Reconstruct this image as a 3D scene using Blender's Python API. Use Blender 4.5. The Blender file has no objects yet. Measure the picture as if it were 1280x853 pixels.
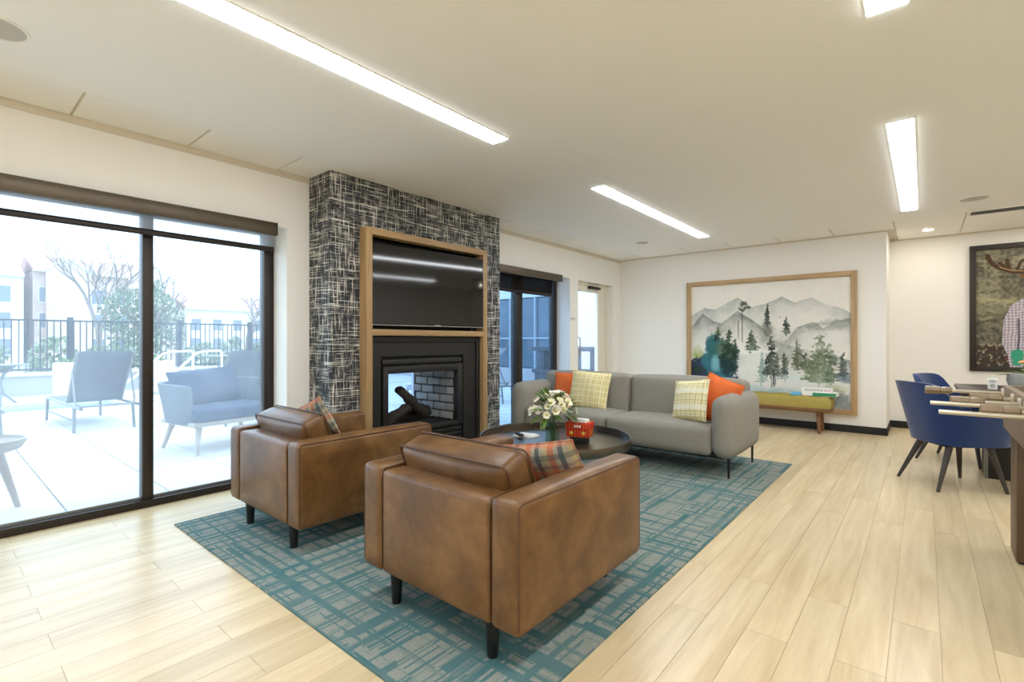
import bpy, bmesh, math, random
import numpy as np
from mathutils import Vector, Matrix, Euler
random.seed(7)
S = bpy.context.scene
COL = S.collection
R = math.radians
PI = math.pi

# ------------------------------------------------------------------ camera
cam_data = bpy.data.cameras.new('camera'); cam = bpy.data.objects.new('camera', cam_data)
COL.objects.link(cam); S.camera = cam
cam.location = (0, 0, 1.262)
cam.rotation_euler = (R(90), 0, R(40.0))
cam_data.sensor_width = 36.0
cam_data.lens = 36.0 * 614.0 / 1280.0
cam_data.clip_start = 0.05; cam_data.clip_end = 300

# ------------------------------------------------------------------ sky, exposure
SKY = 3.0
STRIP = 20.0
w = bpy.data.worlds.new('overcast_sky'); S.world = w; w.use_nodes = True
wn = w.node_tree.nodes; wl = w.node_tree.links
bg = wn['Background']; bg.inputs['Color'].default_value = (0.62, 0.81, 1.0, 1); bg.inputs['Strength'].default_value = SKY
vs = S.view_settings
vs.view_transform = 'Standard'; vs.look = 'None'; vs.gamma = 1.0; vs.use_curve_mapping = False
vs.exposure = 0.46
S.cycles.use_denoising = True
S.cycles.max_bounces = 10; S.cycles.diffuse_bounces = 6; S.cycles.transparent_max_bounces = 16
S.cycles.caustics_reflective = False; S.cycles.caustics_refractive = False
S.cycles.sample_clamp_indirect = 6.0

# ------------------------------------------------------------------ materials
def srgb(r, g, b):
    f = lambda c: (c / 255 / 12.92) if c / 255 <= 0.04045 else ((c / 255 + 0.055) / 1.055) ** 2.4
    return (f(r), f(g), f(b), 1.0)

class NT:
    def __init__(self, name):
        self.m = bpy.data.materials.new(name); self.m.use_nodes = True
        self.t = self.m.node_tree; self.n = self.t.nodes; self.l = self.t.links
        self.bsdf = self.n['Principled BSDF']; self.out = self.n['Material Output']
    def add(self, kind, **kw):
        nd = self.n.new(kind)
        for k, v in kw.items():
            if k.startswith('i_'):
                key = k[2:].replace('_', ' ')
                nd.inputs[key].default_value = v
            else: setattr(nd, k, v)
        return nd
    def link(self, a, b): self.l.new(a, b)
    def math(self, op, a, b=None, c=None, clamp=False):
        nd = self.n.new('ShaderNodeMath'); nd.operation = op; nd.use_clamp = clamp
        for i, v in enumerate((a, b, c)):
            if v is None: continue
            if isinstance(v, (int, float)): nd.inputs[i].default_value = v
            else: self.l.new(v, nd.inputs[i])
        return nd.outputs[0]
    def mix(self, f, a, b, mode='MIX'):
        nd = self.n.new('ShaderNodeMix'); nd.data_type = 'RGBA'; nd.blend_type = mode
        for key, v in ((0, f), (6, a), (7, b)):
            if isinstance(v, (int, float)): nd.inputs[key].default_value = v
            elif isinstance(v, tuple): nd.inputs[key].default_value = v
            else: self.l.new(v, nd.inputs[key])
        return nd.outputs[2]
    def ramp(self, f, stops):
        nd = self.n.new('ShaderNodeValToRGB'); cr = nd.color_ramp
        while len(cr.elements) < len(stops): cr.elements.new(0.5)
        for e, (p, c) in zip(cr.elements, stops): e.position = p; e.color = c
        self.l.new(f, nd.inputs[0]); return nd.outputs[0]
    def coord(self, which='Object', scale=(1, 1, 1), loc=(0, 0, 0), rot=(0, 0, 0)):
        tc = self.n.new('ShaderNodeTexCoord'); mp = self.n.new('ShaderNodeMapping')
        mp.inputs['Scale'].default_value = scale; mp.inputs['Location'].default_value = loc; mp.inputs['Rotation'].default_value = rot
        self.l.new(tc.outputs[which], mp.inputs[0]); return mp.outputs[0]
    def noise(self, vec, scale=5, detail=3, rough=.5, dist=0):
        nd = self.n.new('ShaderNodeTexNoise'); nd.inputs['Scale'].default_value = scale
        nd.inputs['Detail'].default_value = detail; nd.inputs['Roughness'].default_value = rough; nd.inputs['Distortion'].default_value = dist
        self.l.new(vec, nd.inputs['Vector']); return nd.outputs[0]
    def bump(self, h, strength=.2, dist=.01):
        nd = self.n.new('ShaderNodeBump'); nd.inputs['Strength'].default_value = strength; nd.inputs['Distance'].default_value = dist
        self.l.new(h, nd.inputs['Height']); self.l.new(nd.outputs[0], self.bsdf.inputs['Normal'])
    def base(self, c):
        if isinstance(c, tuple): self.bsdf.inputs['Base Color'].default_value = c
        else: self.l.new(c, self.bsdf.inputs['Base Color'])

def mat(name, col, rough=.6, metal=0.0, var=0.0, vscale=6, bump=0.0, bscale=80, spec=.5, stretch=(1, 1, 1), coat=0):
    t = NT(name)
    t.bsdf.inputs['Roughness'].default_value = rough; t.bsdf.inputs['Metallic'].default_value = metal
    t.bsdf.inputs['Specular IOR Level'].default_value = spec
    t.bsdf.inputs['Coat Weight'].default_value = coat
    if var or bump: v = t.coord('Object', stretch)
    if var:
        nz = t.noise(v, vscale, 4, .55)
        a = tuple(c * (1 - var) for c in col[:3]) + (1,); b = tuple(min(1, c * (1 + var)) for c in col[:3]) + (1,)
        t.base(t.ramp(nz, [(.3, a), (.7, b)]))
    else: t.base(col)
    if bump: t.bump(t.noise(v, bscale, 3, .6), bump, .004)
    return t.m

def emit_mat(name, col, strength):
    t = NT(name); t.bsdf.inputs['Emission Color'].default_value = col; t.bsdf.inputs['Emission Strength'].default_value = strength
    t.base(col); return t.m

def wood(name, c1, c2, rough=.45, scale=3.0, axis=2, per_object=False):
    t = NT(name); t.bsdf.inputs['Roughness'].default_value = rough
    st = [9, 9, 9]; st[axis] = 0.7
    v = t.coord('Object', tuple(st))
    if per_object:
        oi = t.n.new('ShaderNodeObjectInfo'); cb = t.n.new('ShaderNodeCombineXYZ')
        for i, k in enumerate((37.0, 91.0, 53.0)): t.link(t.math('MULTIPLY', oi.outputs['Random'], k), cb.inputs[i])
        va = t.n.new('ShaderNodeVectorMath'); va.operation = 'ADD'; t.link(v, va.inputs[0]); t.link(cb.outputs[0], va.inputs[1]); v = va.outputs[0]
    n1 = t.noise(v, scale, 5, .6, .6); n2 = t.noise(v, scale * .35, 2, .5, 1.5)
    f = t.math('ADD', t.math('MULTIPLY', n1, .6), t.math('MULTIPLY', n2, .4))
    c = t.ramp(f, [(.34, c1), (.66, c2)])
    if per_object:
        f2 = t.math('MULTIPLY_ADD', oi.outputs['Random'], .13, .93)
        mm = t.n.new('ShaderNodeMix'); mm.data_type = 'RGBA'; mm.blend_type = 'MULTIPLY'; mm.inputs[0].default_value = 1
        cc = t.n.new('ShaderNodeCombineColor')
        for i in range(3): t.link(f2, cc.inputs[i])
        t.link(c, mm.inputs[6]); t.link(cc.outputs[0], mm.inputs[7]); c = mm.outputs[2]
    t.base(c); t.bump(n1, .08, .003); return t.m

def leather_mat():
    t = NT('tan_leather'); v = t.coord('Object')
    n1 = t.noise(v, 4.5, 4, .55, .4); n2 = t.noise(v, 26, 3, .5)
    f = t.math('ADD', t.math('MULTIPLY', n1, .8), t.math('MULTIPLY', n2, .2))
    t.base(t.ramp(f, [(.30, srgb(74, 48, 24)), (.5, srgb(104, 72, 38)), (.74, srgb(134, 98, 58))]))
    t.bsdf.inputs['Roughness'].default_value = .36; t.bsdf.inputs['Specular IOR Level'].default_value = .5
    t.bump(t.noise(v, 220, 3, .6), .12, .002); return t.m

def crosshatch_paper():
    t = NT('crosshatch_wallpaper'); tc = t.n.new('ShaderNodeTexCoord')
    sp = t.n.new('ShaderNodeSeparateXYZ'); t.link(tc.outputs['Object'], sp.inputs[0])
    u = t.math('ADD', sp.outputs[0], sp.outputs[1]); vz = sp.outputs[2]
    def streak(su, sv, off, thr, soft, sc=1.0, det=2.0):
        cb = t.n.new('ShaderNodeCombineXYZ'); t.link(t.math('MULTIPLY', u, su), cb.inputs[0]); t.link(t.math('MULTIPLY', vz, sv), cb.inputs[1]); cb.inputs[2].default_value = off
        n = t.noise(cb.outputs[0], sc, det, .55)
        return t.math('MULTIPLY', t.math('SUBTRACT', n, thr), 1 / soft, clamp=True)
    h1 = streak(3.2, 84, 1.3, .575, .05); h2 = streak(6, 160, 5.3, .60, .05)
    v1 = streak(84, 3.2, 9.1, .58, .05); v2 = streak(160, 6, 13.7, .605, .05)
    lines = t.math('MAXIMUM', t.math('MAXIMUM', h1, h2), t.math('MAXIMUM', v1, v2))
    cl = streak(9, 9, 21.0, .34, .2)
    f = t.math('MULTIPLY', lines, t.math('MULTIPLY_ADD', cl, .75, .25))
    blot = t.math('MULTIPLY', t.math('MULTIPLY', h1, v1), 1.0)
    f = t.math('ADD', t.math('MULTIPLY', f, .8), t.math('MULTIPLY', blot, .4), clamp=True)
    t.base(t.mix(f, srgb(36, 40, 47), srgb(226, 223, 213)))
    t.bsdf.inputs['Roughness'].default_value = .75; return t.m

def rug_mat():
    t = NT('teal_carpet'); tc = t.n.new('ShaderNodeTexCoord')
    sp = t.n.new('ShaderNodeSeparateXYZ'); t.link(tc.outputs['Object'], sp.inputs[0])
    x, y = sp.outputs[0], sp.outputs[1]
    def band(u_, v_, cell, fr, off, thr, soft):
        # straight broken stripes: the phase is constant within one cell of the other axis
        jit = t.math('MULTIPLY', t.math('SINE', t.math('MULTIPLY', t.math('FLOOR', t.math('MULTIPLY', v_, fr * .35)), 12.9)), .45)
        q = t.math('FLOOR', t.math('ADD', t.math('MULTIPLY', u_, cell), jit))
        cb = t.n.new('ShaderNodeCombineXYZ'); t.link(t.math('MULTIPLY', q, .31), cb.inputs[0]); t.link(t.math('MULTIPLY', v_, fr), cb.inputs[1]); cb.inputs[2].default_value = off
        n = t.noise(cb.outputs[0], 1.0, 1.0, .5)
        return t.math('MULTIPLY', t.math('SUBTRACT', n, thr), 1 / soft, clamp=True)
    a = band(x, y, 3.1, 20, 3.1, .54, .09); b = band(y, x, 3.1, 20, 7.7, .54, .09)
    c = band(x, y, 5.5, 42, 11.3, .59, .06); d = band(y, x, 5.5, 42, 17.7, .59, .06)
    f = t.math('MAXIMUM', t.math('MAXIMUM', a, b), t.math('MAXIMUM', c, d))
    fine = t.noise(tc.outputs['Object'], 260, 2, .7)
    med = t.noise(tc.outputs['Object'], 5, 2, .5)
    f = t.math('MULTIPLY', f, t.math('MULTIPLY_ADD', med, .7, .5), clamp=True)
    f = t.math('MULTIPLY_ADD', f, .82, .05)
    col = t.mix(f, srgb(184, 184, 172), srgb(36, 122, 132))
    col = t.mix(t.math('MULTIPLY', t.math('SUBTRACT', fine, .42), 2.2, clamp=True), t.mix(.55, col, srgb(60, 84, 88)), col)
    t.base(col); t.bsdf.inputs['Roughness'].default_value = .95; t.bsdf.inputs['Specular IOR Level'].default_value = .1
    t.bump(fine, .6, .006); return t.m

def plaid(name, base, bands, scale, fine=.12):
    """bands: (axis, frequency, phase, width, colour, strength)"""
    t = NT(name); tc = t.n.new('ShaderNodeTexCoord'); sp = t.n.new('ShaderNodeSeparateXYZ'); t.link(tc.outputs['Object'], sp.inputs[0])
    wob = t.noise(tc.outputs['Object'], 30, 2, .5)
    col = None
    c = base
    for ax, fr, ph, wd, cc, stg in bands:
        q = t.math('FRACT', t.math('ADD', t.math('MULTIPLY', sp.outputs[ax], fr * scale), ph + 50.0))
        q = t.math('ADD', q, t.math('MULTIPLY', t.math('SUBTRACT', wob, .5), fine))
        inb = t.math('LESS_THAN', q, wd)
        c = t.mix(t.math('MULTIPLY', inb, stg), c, cc)
    t.base(c); t.bsdf.inputs['Roughness'].default_value = .9; t.bsdf.inputs['Specular IOR Level'].default_value = .15
    t.bump(t.noise(tc.outputs['Object'], 300, 2, .6), .3, .003); return t.m

def glass_pane(name, veil, tint, gloss=.06):
    t = NT(name); t.n.remove(t.bsdf)
    tr = t.n.new('ShaderNodeBsdfTransparent'); tr.inputs[0].default_value = tint
    tl = t.n.new('ShaderNodeBsdfTranslucent'); tl.inputs[0].default_value = (.85, .92, 1, 1)
    gl = t.n.new('ShaderNodeBsdfGlossy'); gl.inputs['Roughness'].default_value = .02
    nz = t.noise(t.coord('Object', (1, 1.2, 1)), 2.2, 4, .6, .5)
    m1 = t.n.new('ShaderNodeMixShader'); t.link(t.math('MULTIPLY', t.math('MULTIPLY_ADD', nz, 1.2, .4), veil), m1.inputs[0])  # translucent share builds a veil of outdoor haze and glare into the pane
    t.link(tr.outputs[0], m1.inputs[1]); t.link(tl.outputs[0], m1.inputs[2])
    fr = t.n.new('ShaderNodeFresnel'); fr.inputs[0].default_value = 1.45
    ge = t.n.new('ShaderNodeNewGeometry'); m2 = t.n.new('ShaderNodeMixShader'); t.link(t.math('MULTIPLY', t.math('MULTIPLY', fr.outputs[0], .9), t.math('SUBTRACT', 1.0, ge.outputs['Backfacing'])), m2.inputs[0])
    t.link(m1.outputs[0], m2.inputs[1]); t.link(gl.outputs[0], m2.inputs[2]); t.link(m2.outputs[0], t.out.inputs[0]); return t.m

def clear_glass(name, tint=(1, 1, 1, 1)):
    t = NT(name); t.n.remove(t.bsdf)
    tr = t.n.new('ShaderNodeBsdfTransparent'); tr.inputs[0].default_value = tint
    gl = t.n.new('ShaderNodeBsdfGlossy'); gl.inputs['Roughness'].default_value = .02
    fr = t.n.new('ShaderNodeFresnel'); fr.inputs[0].default_value = 1.5
    ge = t.n.new('ShaderNodeNewGeometry'); m = t.n.new('ShaderNodeMixShader'); t.link(t.math('MULTIPLY', fr.outputs[0], t.math('SUBTRACT', 1.0, ge.outputs['Backfacing'])), m.inputs[0]); t.link(tr.outputs[0], m.inputs[1]); t.link(gl.outputs[0], m.inputs[2])
    t.link(m.outputs[0], t.out.inputs[0]); return t.m

def screen_fabric(name, col, op):
    t = NT(name); t.n.remove(t.bsdf)
    tr = t.n.new('ShaderNodeBsdfTransparent'); df = t.n.new('ShaderNodeBsdfDiffuse'); df.inputs[0].default_value = col
    tl = t.n.new('ShaderNodeBsdfTranslucent'); tl.inputs[0].default_value = col
    a = t.n.new('ShaderNodeMixShader'); a.inputs[0].default_value = .5; t.link(df.outputs[0], a.inputs[1]); t.link(tl.outputs[0], a.inputs[2])
    m = t.n.new('ShaderNodeMixShader'); m.inputs[0].default_value = op; t.link(tr.outputs[0], m.inputs[1]); t.link(a.outputs[0], m.inputs[2])
    t.link(m.outputs[0], t.out.inputs[0]); return t.m

def vcol_mat(name, rough=.6):
    t = NT(name); a = t.n.new('ShaderNodeAttribute'); a.attribute_name = 'paint'
    t.base(a.outputs['Color']); t.bsdf.inputs['Roughness'].default_value = rough; t.bsdf.inputs['Specular IOR Level'].default_value = .2; return t.m

def leaf_mat(name, c1, c2):
    t = NT(name); v = t.coord('Object'); n = t.noise(v, 7, 2, .5)
    t.base(t.ramp(n, [(.3, c1), (.7, c2)])); t.bsdf.inputs['Roughness'].default_value = .5; return t.m

def brick_mat(name, c1, c2):
    t = NT(name); oi = t.n.new('ShaderNodeObjectInfo'); v = t.coord('Object'); n = t.noise(v, 40, 4, .6)
    f = t.math('ADD', t.math('MULTIPLY', oi.outputs['Random'], .5), t.math('MULTIPLY', n, .5))
    t.base(t.ramp(f, [(.2, c1), (.8, c2)])); t.bsdf.inputs['Roughness'].default_value = .9; t.bump(n, .5, .004); return t.m

M = {}
M['wall'] = mat('cream_wall_paint', srgb(241, 239, 234), .8, bump=.05, bscale=200)
M['ceil'] = mat('ceiling_paint', srgb(248, 247, 244), .85)
M['tile'] = mat('ceiling_tile', srgb(249, 247, 243), .9, bump=.2, bscale=400)
M['tan'] = mat('plain_tan', srgb(214, 205, 188), .7)
M['black_base'] = mat('black_rubber_base', srgb(24, 24, 26), .5)
M['plank'] = wood('pale_oak_plank', srgb(198, 175, 134), srgb(226, 208, 172), .29, 2.0, 1, True)
M['plank_gap'] = mat('plank_seam', srgb(188, 164, 124), .8)
M['rug'] = rug_mat()
M['paper'] = crosshatch_paper()
M['oak'] = wood('oak_surround', srgb(150, 120, 80), srgb(184, 152, 108), .45, 2.5, 2)
M['oak_h'] = wood('oak_surround_level', srgb(150, 120, 80), srgb(184, 152, 108), .45, 2.5, 1)
M['oak_x'] = wood('oak_frame_level', srgb(160, 130, 92), srgb(196, 166, 124), .45, 2.5, 0)
M['oak_z'] = wood('oak_frame_upright', srgb(160, 130, 92), srgb(196, 166, 124), .45, 2.5, 2)
M['walnut'] = wood('walnut', srgb(98, 66, 38), srgb(140, 98, 60), .4, 3, 0)
M['bronze'] = mat('dark_bronze_aluminium', srgb(52, 46, 42), .4, .5)
M['bronze_hdr'] = mat('bronze_header', srgb(92, 82, 68), .38, .7, .15, 3)
M['blackmetal'] = mat('black_metal', srgb(20, 20, 21), .45, .3)
M['fp_metal'] = mat('fireplace_black_metal', srgb(34, 33, 32), .5, .2)
M['niche'] = mat('black_niche', srgb(12, 12, 12), .7)
M['tv'] = mat('tv_glass', (.004, .004, .005, 1), .06, 0, spec=.6)
M['tvbezel'] = mat('tv_bezel', srgb(18, 18, 20), .25)
M['silver'] = mat('silver', srgb(190, 190, 190), .3, .8)
M['chrome'] = mat('chrome', srgb(205, 205, 205), .18, 1)
M['leather'] = leather_mat()
M['pipe'] = mat('leather_piping', srgb(84, 54, 28), .45)
M['legblack'] = mat('black_wood_leg', srgb(18, 17, 17), .4)
M['sofa'] = mat('grey_wool', srgb(146, 143, 134), .92, var=.06, vscale=60, bump=.25, bscale=260, spec=.15)
M['orange'] = mat('orange_cotton', srgb(220, 112, 60), .9, var=.07, vscale=14, bump=.25, bscale=250, spec=.15)
M['yellow'] = plaid('yellow_plaid', srgb(242, 232, 184), [(0, 9, .1, .3, srgb(212, 190, 92), .5), (1, 9, .3, .3, srgb(220, 200, 104), .5),
    (0, 18, .0, .13, srgb(128, 116, 66), .45), (1, 18, .25, .13, srgb(128, 116, 66), .45), (0, 4, .6, .18, srgb(244, 238, 205), .7), (1, 4, .2, .18, srgb(244, 238, 205), .7)], 3.6, .08)
M['yellowpale'] = plaid('pale_yellow_plaid', srgb(240, 234, 196), [(0, 9, .1, .25, srgb(212, 196, 110), .55), (1, 9, .3, .25, srgb(220, 200, 118), .5),
    (0, 18, .0, .1, srgb(128, 118, 74), .6), (1, 18, .25, .1, srgb(128, 118, 74), .55), (1, 3, .6, .28, srgb(247, 244, 224), .8)], 2.0)
M['tartan'] = plaid('soft_tartan', srgb(168, 160, 138), [(0, 6, .0, .26, srgb(190, 104, 74), .75), (0, 6, .38, .2, srgb(70, 88, 96), .8), (0, 6, .72, .14, srgb(190, 172, 110), .6),
    (1, 6, .2, .25, srgb(200, 112, 78), .5), (1, 6, .6, .2, srgb(72, 92, 98), .5), (1, 6, .9, .12, srgb(130, 84, 96), .5)], 1.15, .04)
M['table_metal'] = mat('blackened_steel', srgb(112, 104, 92), .3, .9, .2, 5)
M['glass'] = clear_glass('vase_glass', (.93, .97, .95, 1))
M['water'] = clear_glass('vase_water', (.80, .88, .80, 1))
M['stem'] = mat('green_stem', srgb(62, 92, 40), .5)
M['petal'] = mat('cream_petal', srgb(242, 238, 208), .6, var=.06, vscale=30)
M['petalw'] = mat('white_petal', srgb(248, 246, 238), .6)
M['petalp'] = mat('blush_petal', srgb(244, 226, 214), .6)
M['stamen'] = mat('green_yellow_centre', srgb(176, 178, 70), .6)
M['leaf'] = leaf_mat('fresh_leaf', srgb(70, 104, 36), srgb(132, 160, 72))
M['white'] = mat('white_card', srgb(240, 240, 236), .6)
M['olive'] = mat('olive_velvet', srgb(164, 148, 80), .9, var=.08, vscale=20, bump=.2, bscale=250, spec=.2)
M['red'] = plaid('red_print', srgb(196, 58, 40), [(0, 40, .1, .35, srgb(226, 138, 60), .45), (2, 50, .2, .3, srgb(170, 34, 34), .6)], 1.0, .5)
M['goldprint'] = mat('yellow_green_print', srgb(214, 190, 70), .6)
M['blackplastic'] = mat('black_plastic', srgb(22, 22, 24), .4)
M['green'] = mat('green_cover', srgb(40, 140, 96), .5)
M['blue'] = mat('sky_blue_cover', srgb(96, 186, 228), .4)
M['ink'] = mat('grey_ink', srgb(96, 98, 130), .6)
M['redink'] = mat('red_ink', srgb(190, 70, 70), .6)
M['navy'] = mat('navy_velvet', srgb(20, 50, 104), .75, var=.12, vscale=5, bump=.15, bscale=300, spec=.25)
M['navy'].node_tree.nodes['Principled BSDF'].inputs['Sheen Weight'].default_value = .35
M['ash'] = mat('dark_ash_leg', srgb(58, 52, 48), .4)
M['ebony'] = mat('ebony_panel', srgb(30, 27, 26), .5, var=.15, vscale=4)
M['ebonytop'] = wood('dark_table_top', srgb(44, 36, 30), srgb(66, 54, 46), .35, 3, 0)
M['foos'] = wood('weathered_brown_wood', srgb(112, 92, 74), srgb(150, 128, 106), .5, 2.5, 1)
M['foosleg'] = wood('brown_wood_leg', srgb(70, 50, 34), srgb(104, 78, 54), .45, 2.5, 2)
M['handle'] = wood('turned_wood_handle', srgb(110, 92, 66), srgb(150, 128, 98), .4, 3, 0)
M['steel'] = mat('brushed_steel', srgb(190, 184, 170), .3, .9)
M['concrete'] = mat('ribbed_concrete', srgb(160, 160, 154), .85, var=.08, vscale=30)
M['orangefl'] = mat('peach_flower', srgb(232, 170, 110), .7, var=.1, vscale=30)
M['paint'] = vcol_mat('watercolour_print', .55)
M['photo'] = vcol_mat('photographic_print', .5)
M['darkframe'] = mat('dark_brown_frame', srgb(40, 32, 26), .5, var=.2, vscale=10)
M['speaker'] = mat('speaker_grille', srgb(196, 192, 184), .8)
M['trimwhite'] = mat('white_trim', srgb(242, 240, 234), .5)
M['doorwhite'] = mat('white_door_paint', srgb(232, 226, 212), .45)
M['veilglass'] = glass_pane('hazed_window_glass', .095, (.97, .99, 1, 1))  # pale veil in the glass imitates the bright haze outdoors
M['blueglass'] = glass_pane('tinted_window_glass', .03, (.62, .74, .86, 1))
M['doorglass'] = glass_pane('door_glass', .07, (.94, .97, 1, 1))
M['fpglass'] = clear_glass('fireplace_glass', (.92, .93, .94, 1))
M['fpback'] = glass_pane('sooty_glass', .08, (.7, .8, .95, 1))
M['shade_light'] = screen_fabric('screen_fabric', (.8, .82, .86, 1), .35)
M['shade_dark'] = screen_fabric('dark_screen_fabric', srgb(52, 44, 38), .93)
M['firebrick'] = brick_mat('grey_firebrick', srgb(150, 142, 130), srgb(196, 188, 174))
M['mortar'] = mat('dark_mortar', srgb(58, 54, 50), .95)
M['log'] = mat('charred_log', srgb(52, 42, 34), .9, var=.6, vscale=9, bump=.9, bscale=25, stretch=(1, 1, .35))
M['logend'] = mat('log_end', srgb(92, 78, 60), .9, var=.3, vscale=30)
LIGHTCOL = (.95, .985, 1.03, 1)
M['diffuser'] = emit_mat('lit_diffuser', LIGHTCOL, STRIP)
M['downlight'] = emit_mat('lit_lens', (1, .93, .82, 1), 130)
# outdoors
M['paver'] = brick_mat('pale_paver', srgb(196, 192, 186), srgb(214, 210, 204))
M['pavegap'] = mat('paver_joint', srgb(84, 80, 76), .9)
M['stucco'] = mat('white_stucco', srgb(214, 214, 212), .9, bump=.1, bscale=60)
M['ledge'] = mat('pale_stone_wall', srgb(168, 166, 166), .9, var=.06, vscale=4)
M['coping'] = mat('pale_coping', srgb(205, 203, 198), .8)
M['pool'] = mat('pool_water', srgb(120, 168, 190), .08)
M['fence'] = mat('fence_black', srgb(30, 32, 36), .5)
M['sling'] = mat('grey_sling_fabric', srgb(100, 104, 112), .85, bump=.2, bscale=120)
M['alu'] = mat('grey_aluminium', srgb(128, 128, 126), .4, .4)
M['wicker'] = None
M['outblue'] = mat('slate_blue_cushion', srgb(56, 64, 84), .9, bump=.2, bscale=200)
M['teak'] = mat('weathered_teak', srgb(170, 158, 146), .7, var=.1, vscale=12)
M['railwhite'] = mat('white_rail', srgb(224, 224, 222), .4)
M['brickred'] = mat('distant_brick', srgb(206, 184, 174), .9, var=.1, vscale=2)
M['roofred'] = mat('red_brown_roof', srgb(178, 142, 130), .9, var=.08, vscale=3)
M['facade'] = mat('white_facade', srgb(224, 222, 216), .9)
M['farwin'] = mat('far_window_glass', srgb(120, 130, 144), .2)
M['bark'] = mat('grey_bark', srgb(128, 116, 106), .9, var=.2, vscale=10)
M['treeleaf'] = leaf_mat('tree_leaf', srgb(74, 94, 64), srgb(120, 138, 98))
M['hedge'] = leaf_mat('hedge_leaf', srgb(96, 112, 82), srgb(146, 158, 126))
M['lawn'] = mat('pale_ground', srgb(158, 158, 146), .95, var=.12, vscale=.6)
M['facadeglass'] = mat('facade_blue_glass', srgb(72, 94, 110), .12, 0, .25, .8, spec=.6)
M['mullion_grey'] = mat('pale_grey_mullion', srgb(150, 160, 168), .5)
M['slate'] = mat('slate_blue_panel', srgb(44, 50, 66), .6)
def wicker_mat():
    t = NT('pale_woven_wicker'); tc = t.n.new('ShaderNodeTexCoord'); sp = t.n.new('ShaderNodeSeparateXYZ'); t.link(tc.outputs['Object'], sp.inputs[0])
    u = t.math('ADD', sp.outputs[0], sp.outputs[1])
    a = t.math('SINE', t.math('MULTIPLY', u, 120.0)); b = t.math('SINE', t.math('MULTIPLY', sp.outputs[2], 150.0))
    f = t.math('MULTIPLY_ADD', t.math('MULTIPLY', a, b), .5, .5)
    t.base(t.mix(f, srgb(66, 70, 78), srgb(116, 120, 124))); t.bsdf.inputs['Roughness'].default_value = .7; t.bump(f, .5, .006); return t.m
M['wicker'] = wicker_mat()

# ------------------------------------------------------------------ mesh helpers
def finish(name, bm, m, parent=None, smooth=True, ang=40, loc=None, rot=None, mods=None):
    me = bpy.data.meshes.new(name)
    bmesh.ops.recalc_face_normals(bm, faces=bm.faces[:])
    bm.to_mesh(me); bm.free()
    if smooth and len(me.polygons):
        me.polygons.foreach_set('use_smooth', [True] * len(me.polygons)); me.set_sharp_from_angle(angle=R(ang))
    if m is not None:
        for mm in (m if isinstance(m, (list, tuple)) else [m]): me.materials.append(mm if not isinstance(mm, str) else M[mm])
    o = bpy.data.objects.new(name, me); COL.objects.link(o)
    if parent is not None: o.parent = parent
    if loc is not None: o.location = loc
    if rot is not None: o.rotation_euler = rot
    return o
def obj_from(name, me, parent=None, loc=None, rot=None, scale=None):
    o = bpy.data.objects.new(name, me); COL.objects.link(o)
    if parent is not None: o.parent = parent
    if loc is not None: o.location = loc
    if rot is not None: o.rotation_euler = rot
    if scale is not None: o.scale = scale
    return o
def tag(o, label, cat, group=None, kind=None):
    o['label'] = label; o['category'] = cat
    if group: o['group'] = group
    if kind: o['kind'] = kind
    return o
def thing(name, label, cat, loc=(0, 0, 0), rz=0, group=None):
    o = bpy.data.objects.new(name, None); COL.objects.link(o); o.empty_display_size = .1
    o.location = loc; o.rotation_euler = (0, 0, rz); return tag(o, label, cat, group)
def struct(o): o['kind'] = 'structure'; return o
def B(): return bmesh.new()
def box(bm, x0, x1, y0, y1, z0, z1, bev=0, seg=2, mtx=None):
    r = bmesh.ops.create_cube(bm, size=1)
    vs_ = r['verts']
    for v in vs_:
        v.co = Vector(((x0 + x1) / 2 + v.co.x * (x1 - x0), (y0 + y1) / 2 + v.co.y * (y1 - y0), (z0 + z1) / 2 + v.co.z * (z1 - z0)))
    if bev:
        es = list({e for v in vs_ for e in v.link_edges})
        rr = bmesh.ops.bevel(bm, geom=es, offset=bev, segments=seg, profile=.5, affect='EDGES')
        vs_ = list({v for f in rr['faces'] for v in f.verts})
        # all verts of this island
        seen = set(vs_); st = list(vs_)
        while st:
            v = st.pop()
            for e in v.link_edges:
                o2 = e.other_vert(v)
                if o2 not in seen: seen.add(o2); st.append(o2)
        vs_ = list(seen)
    if mtx is not None:
        for v in vs_: v.co = mtx @ v.co
    return vs_
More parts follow.
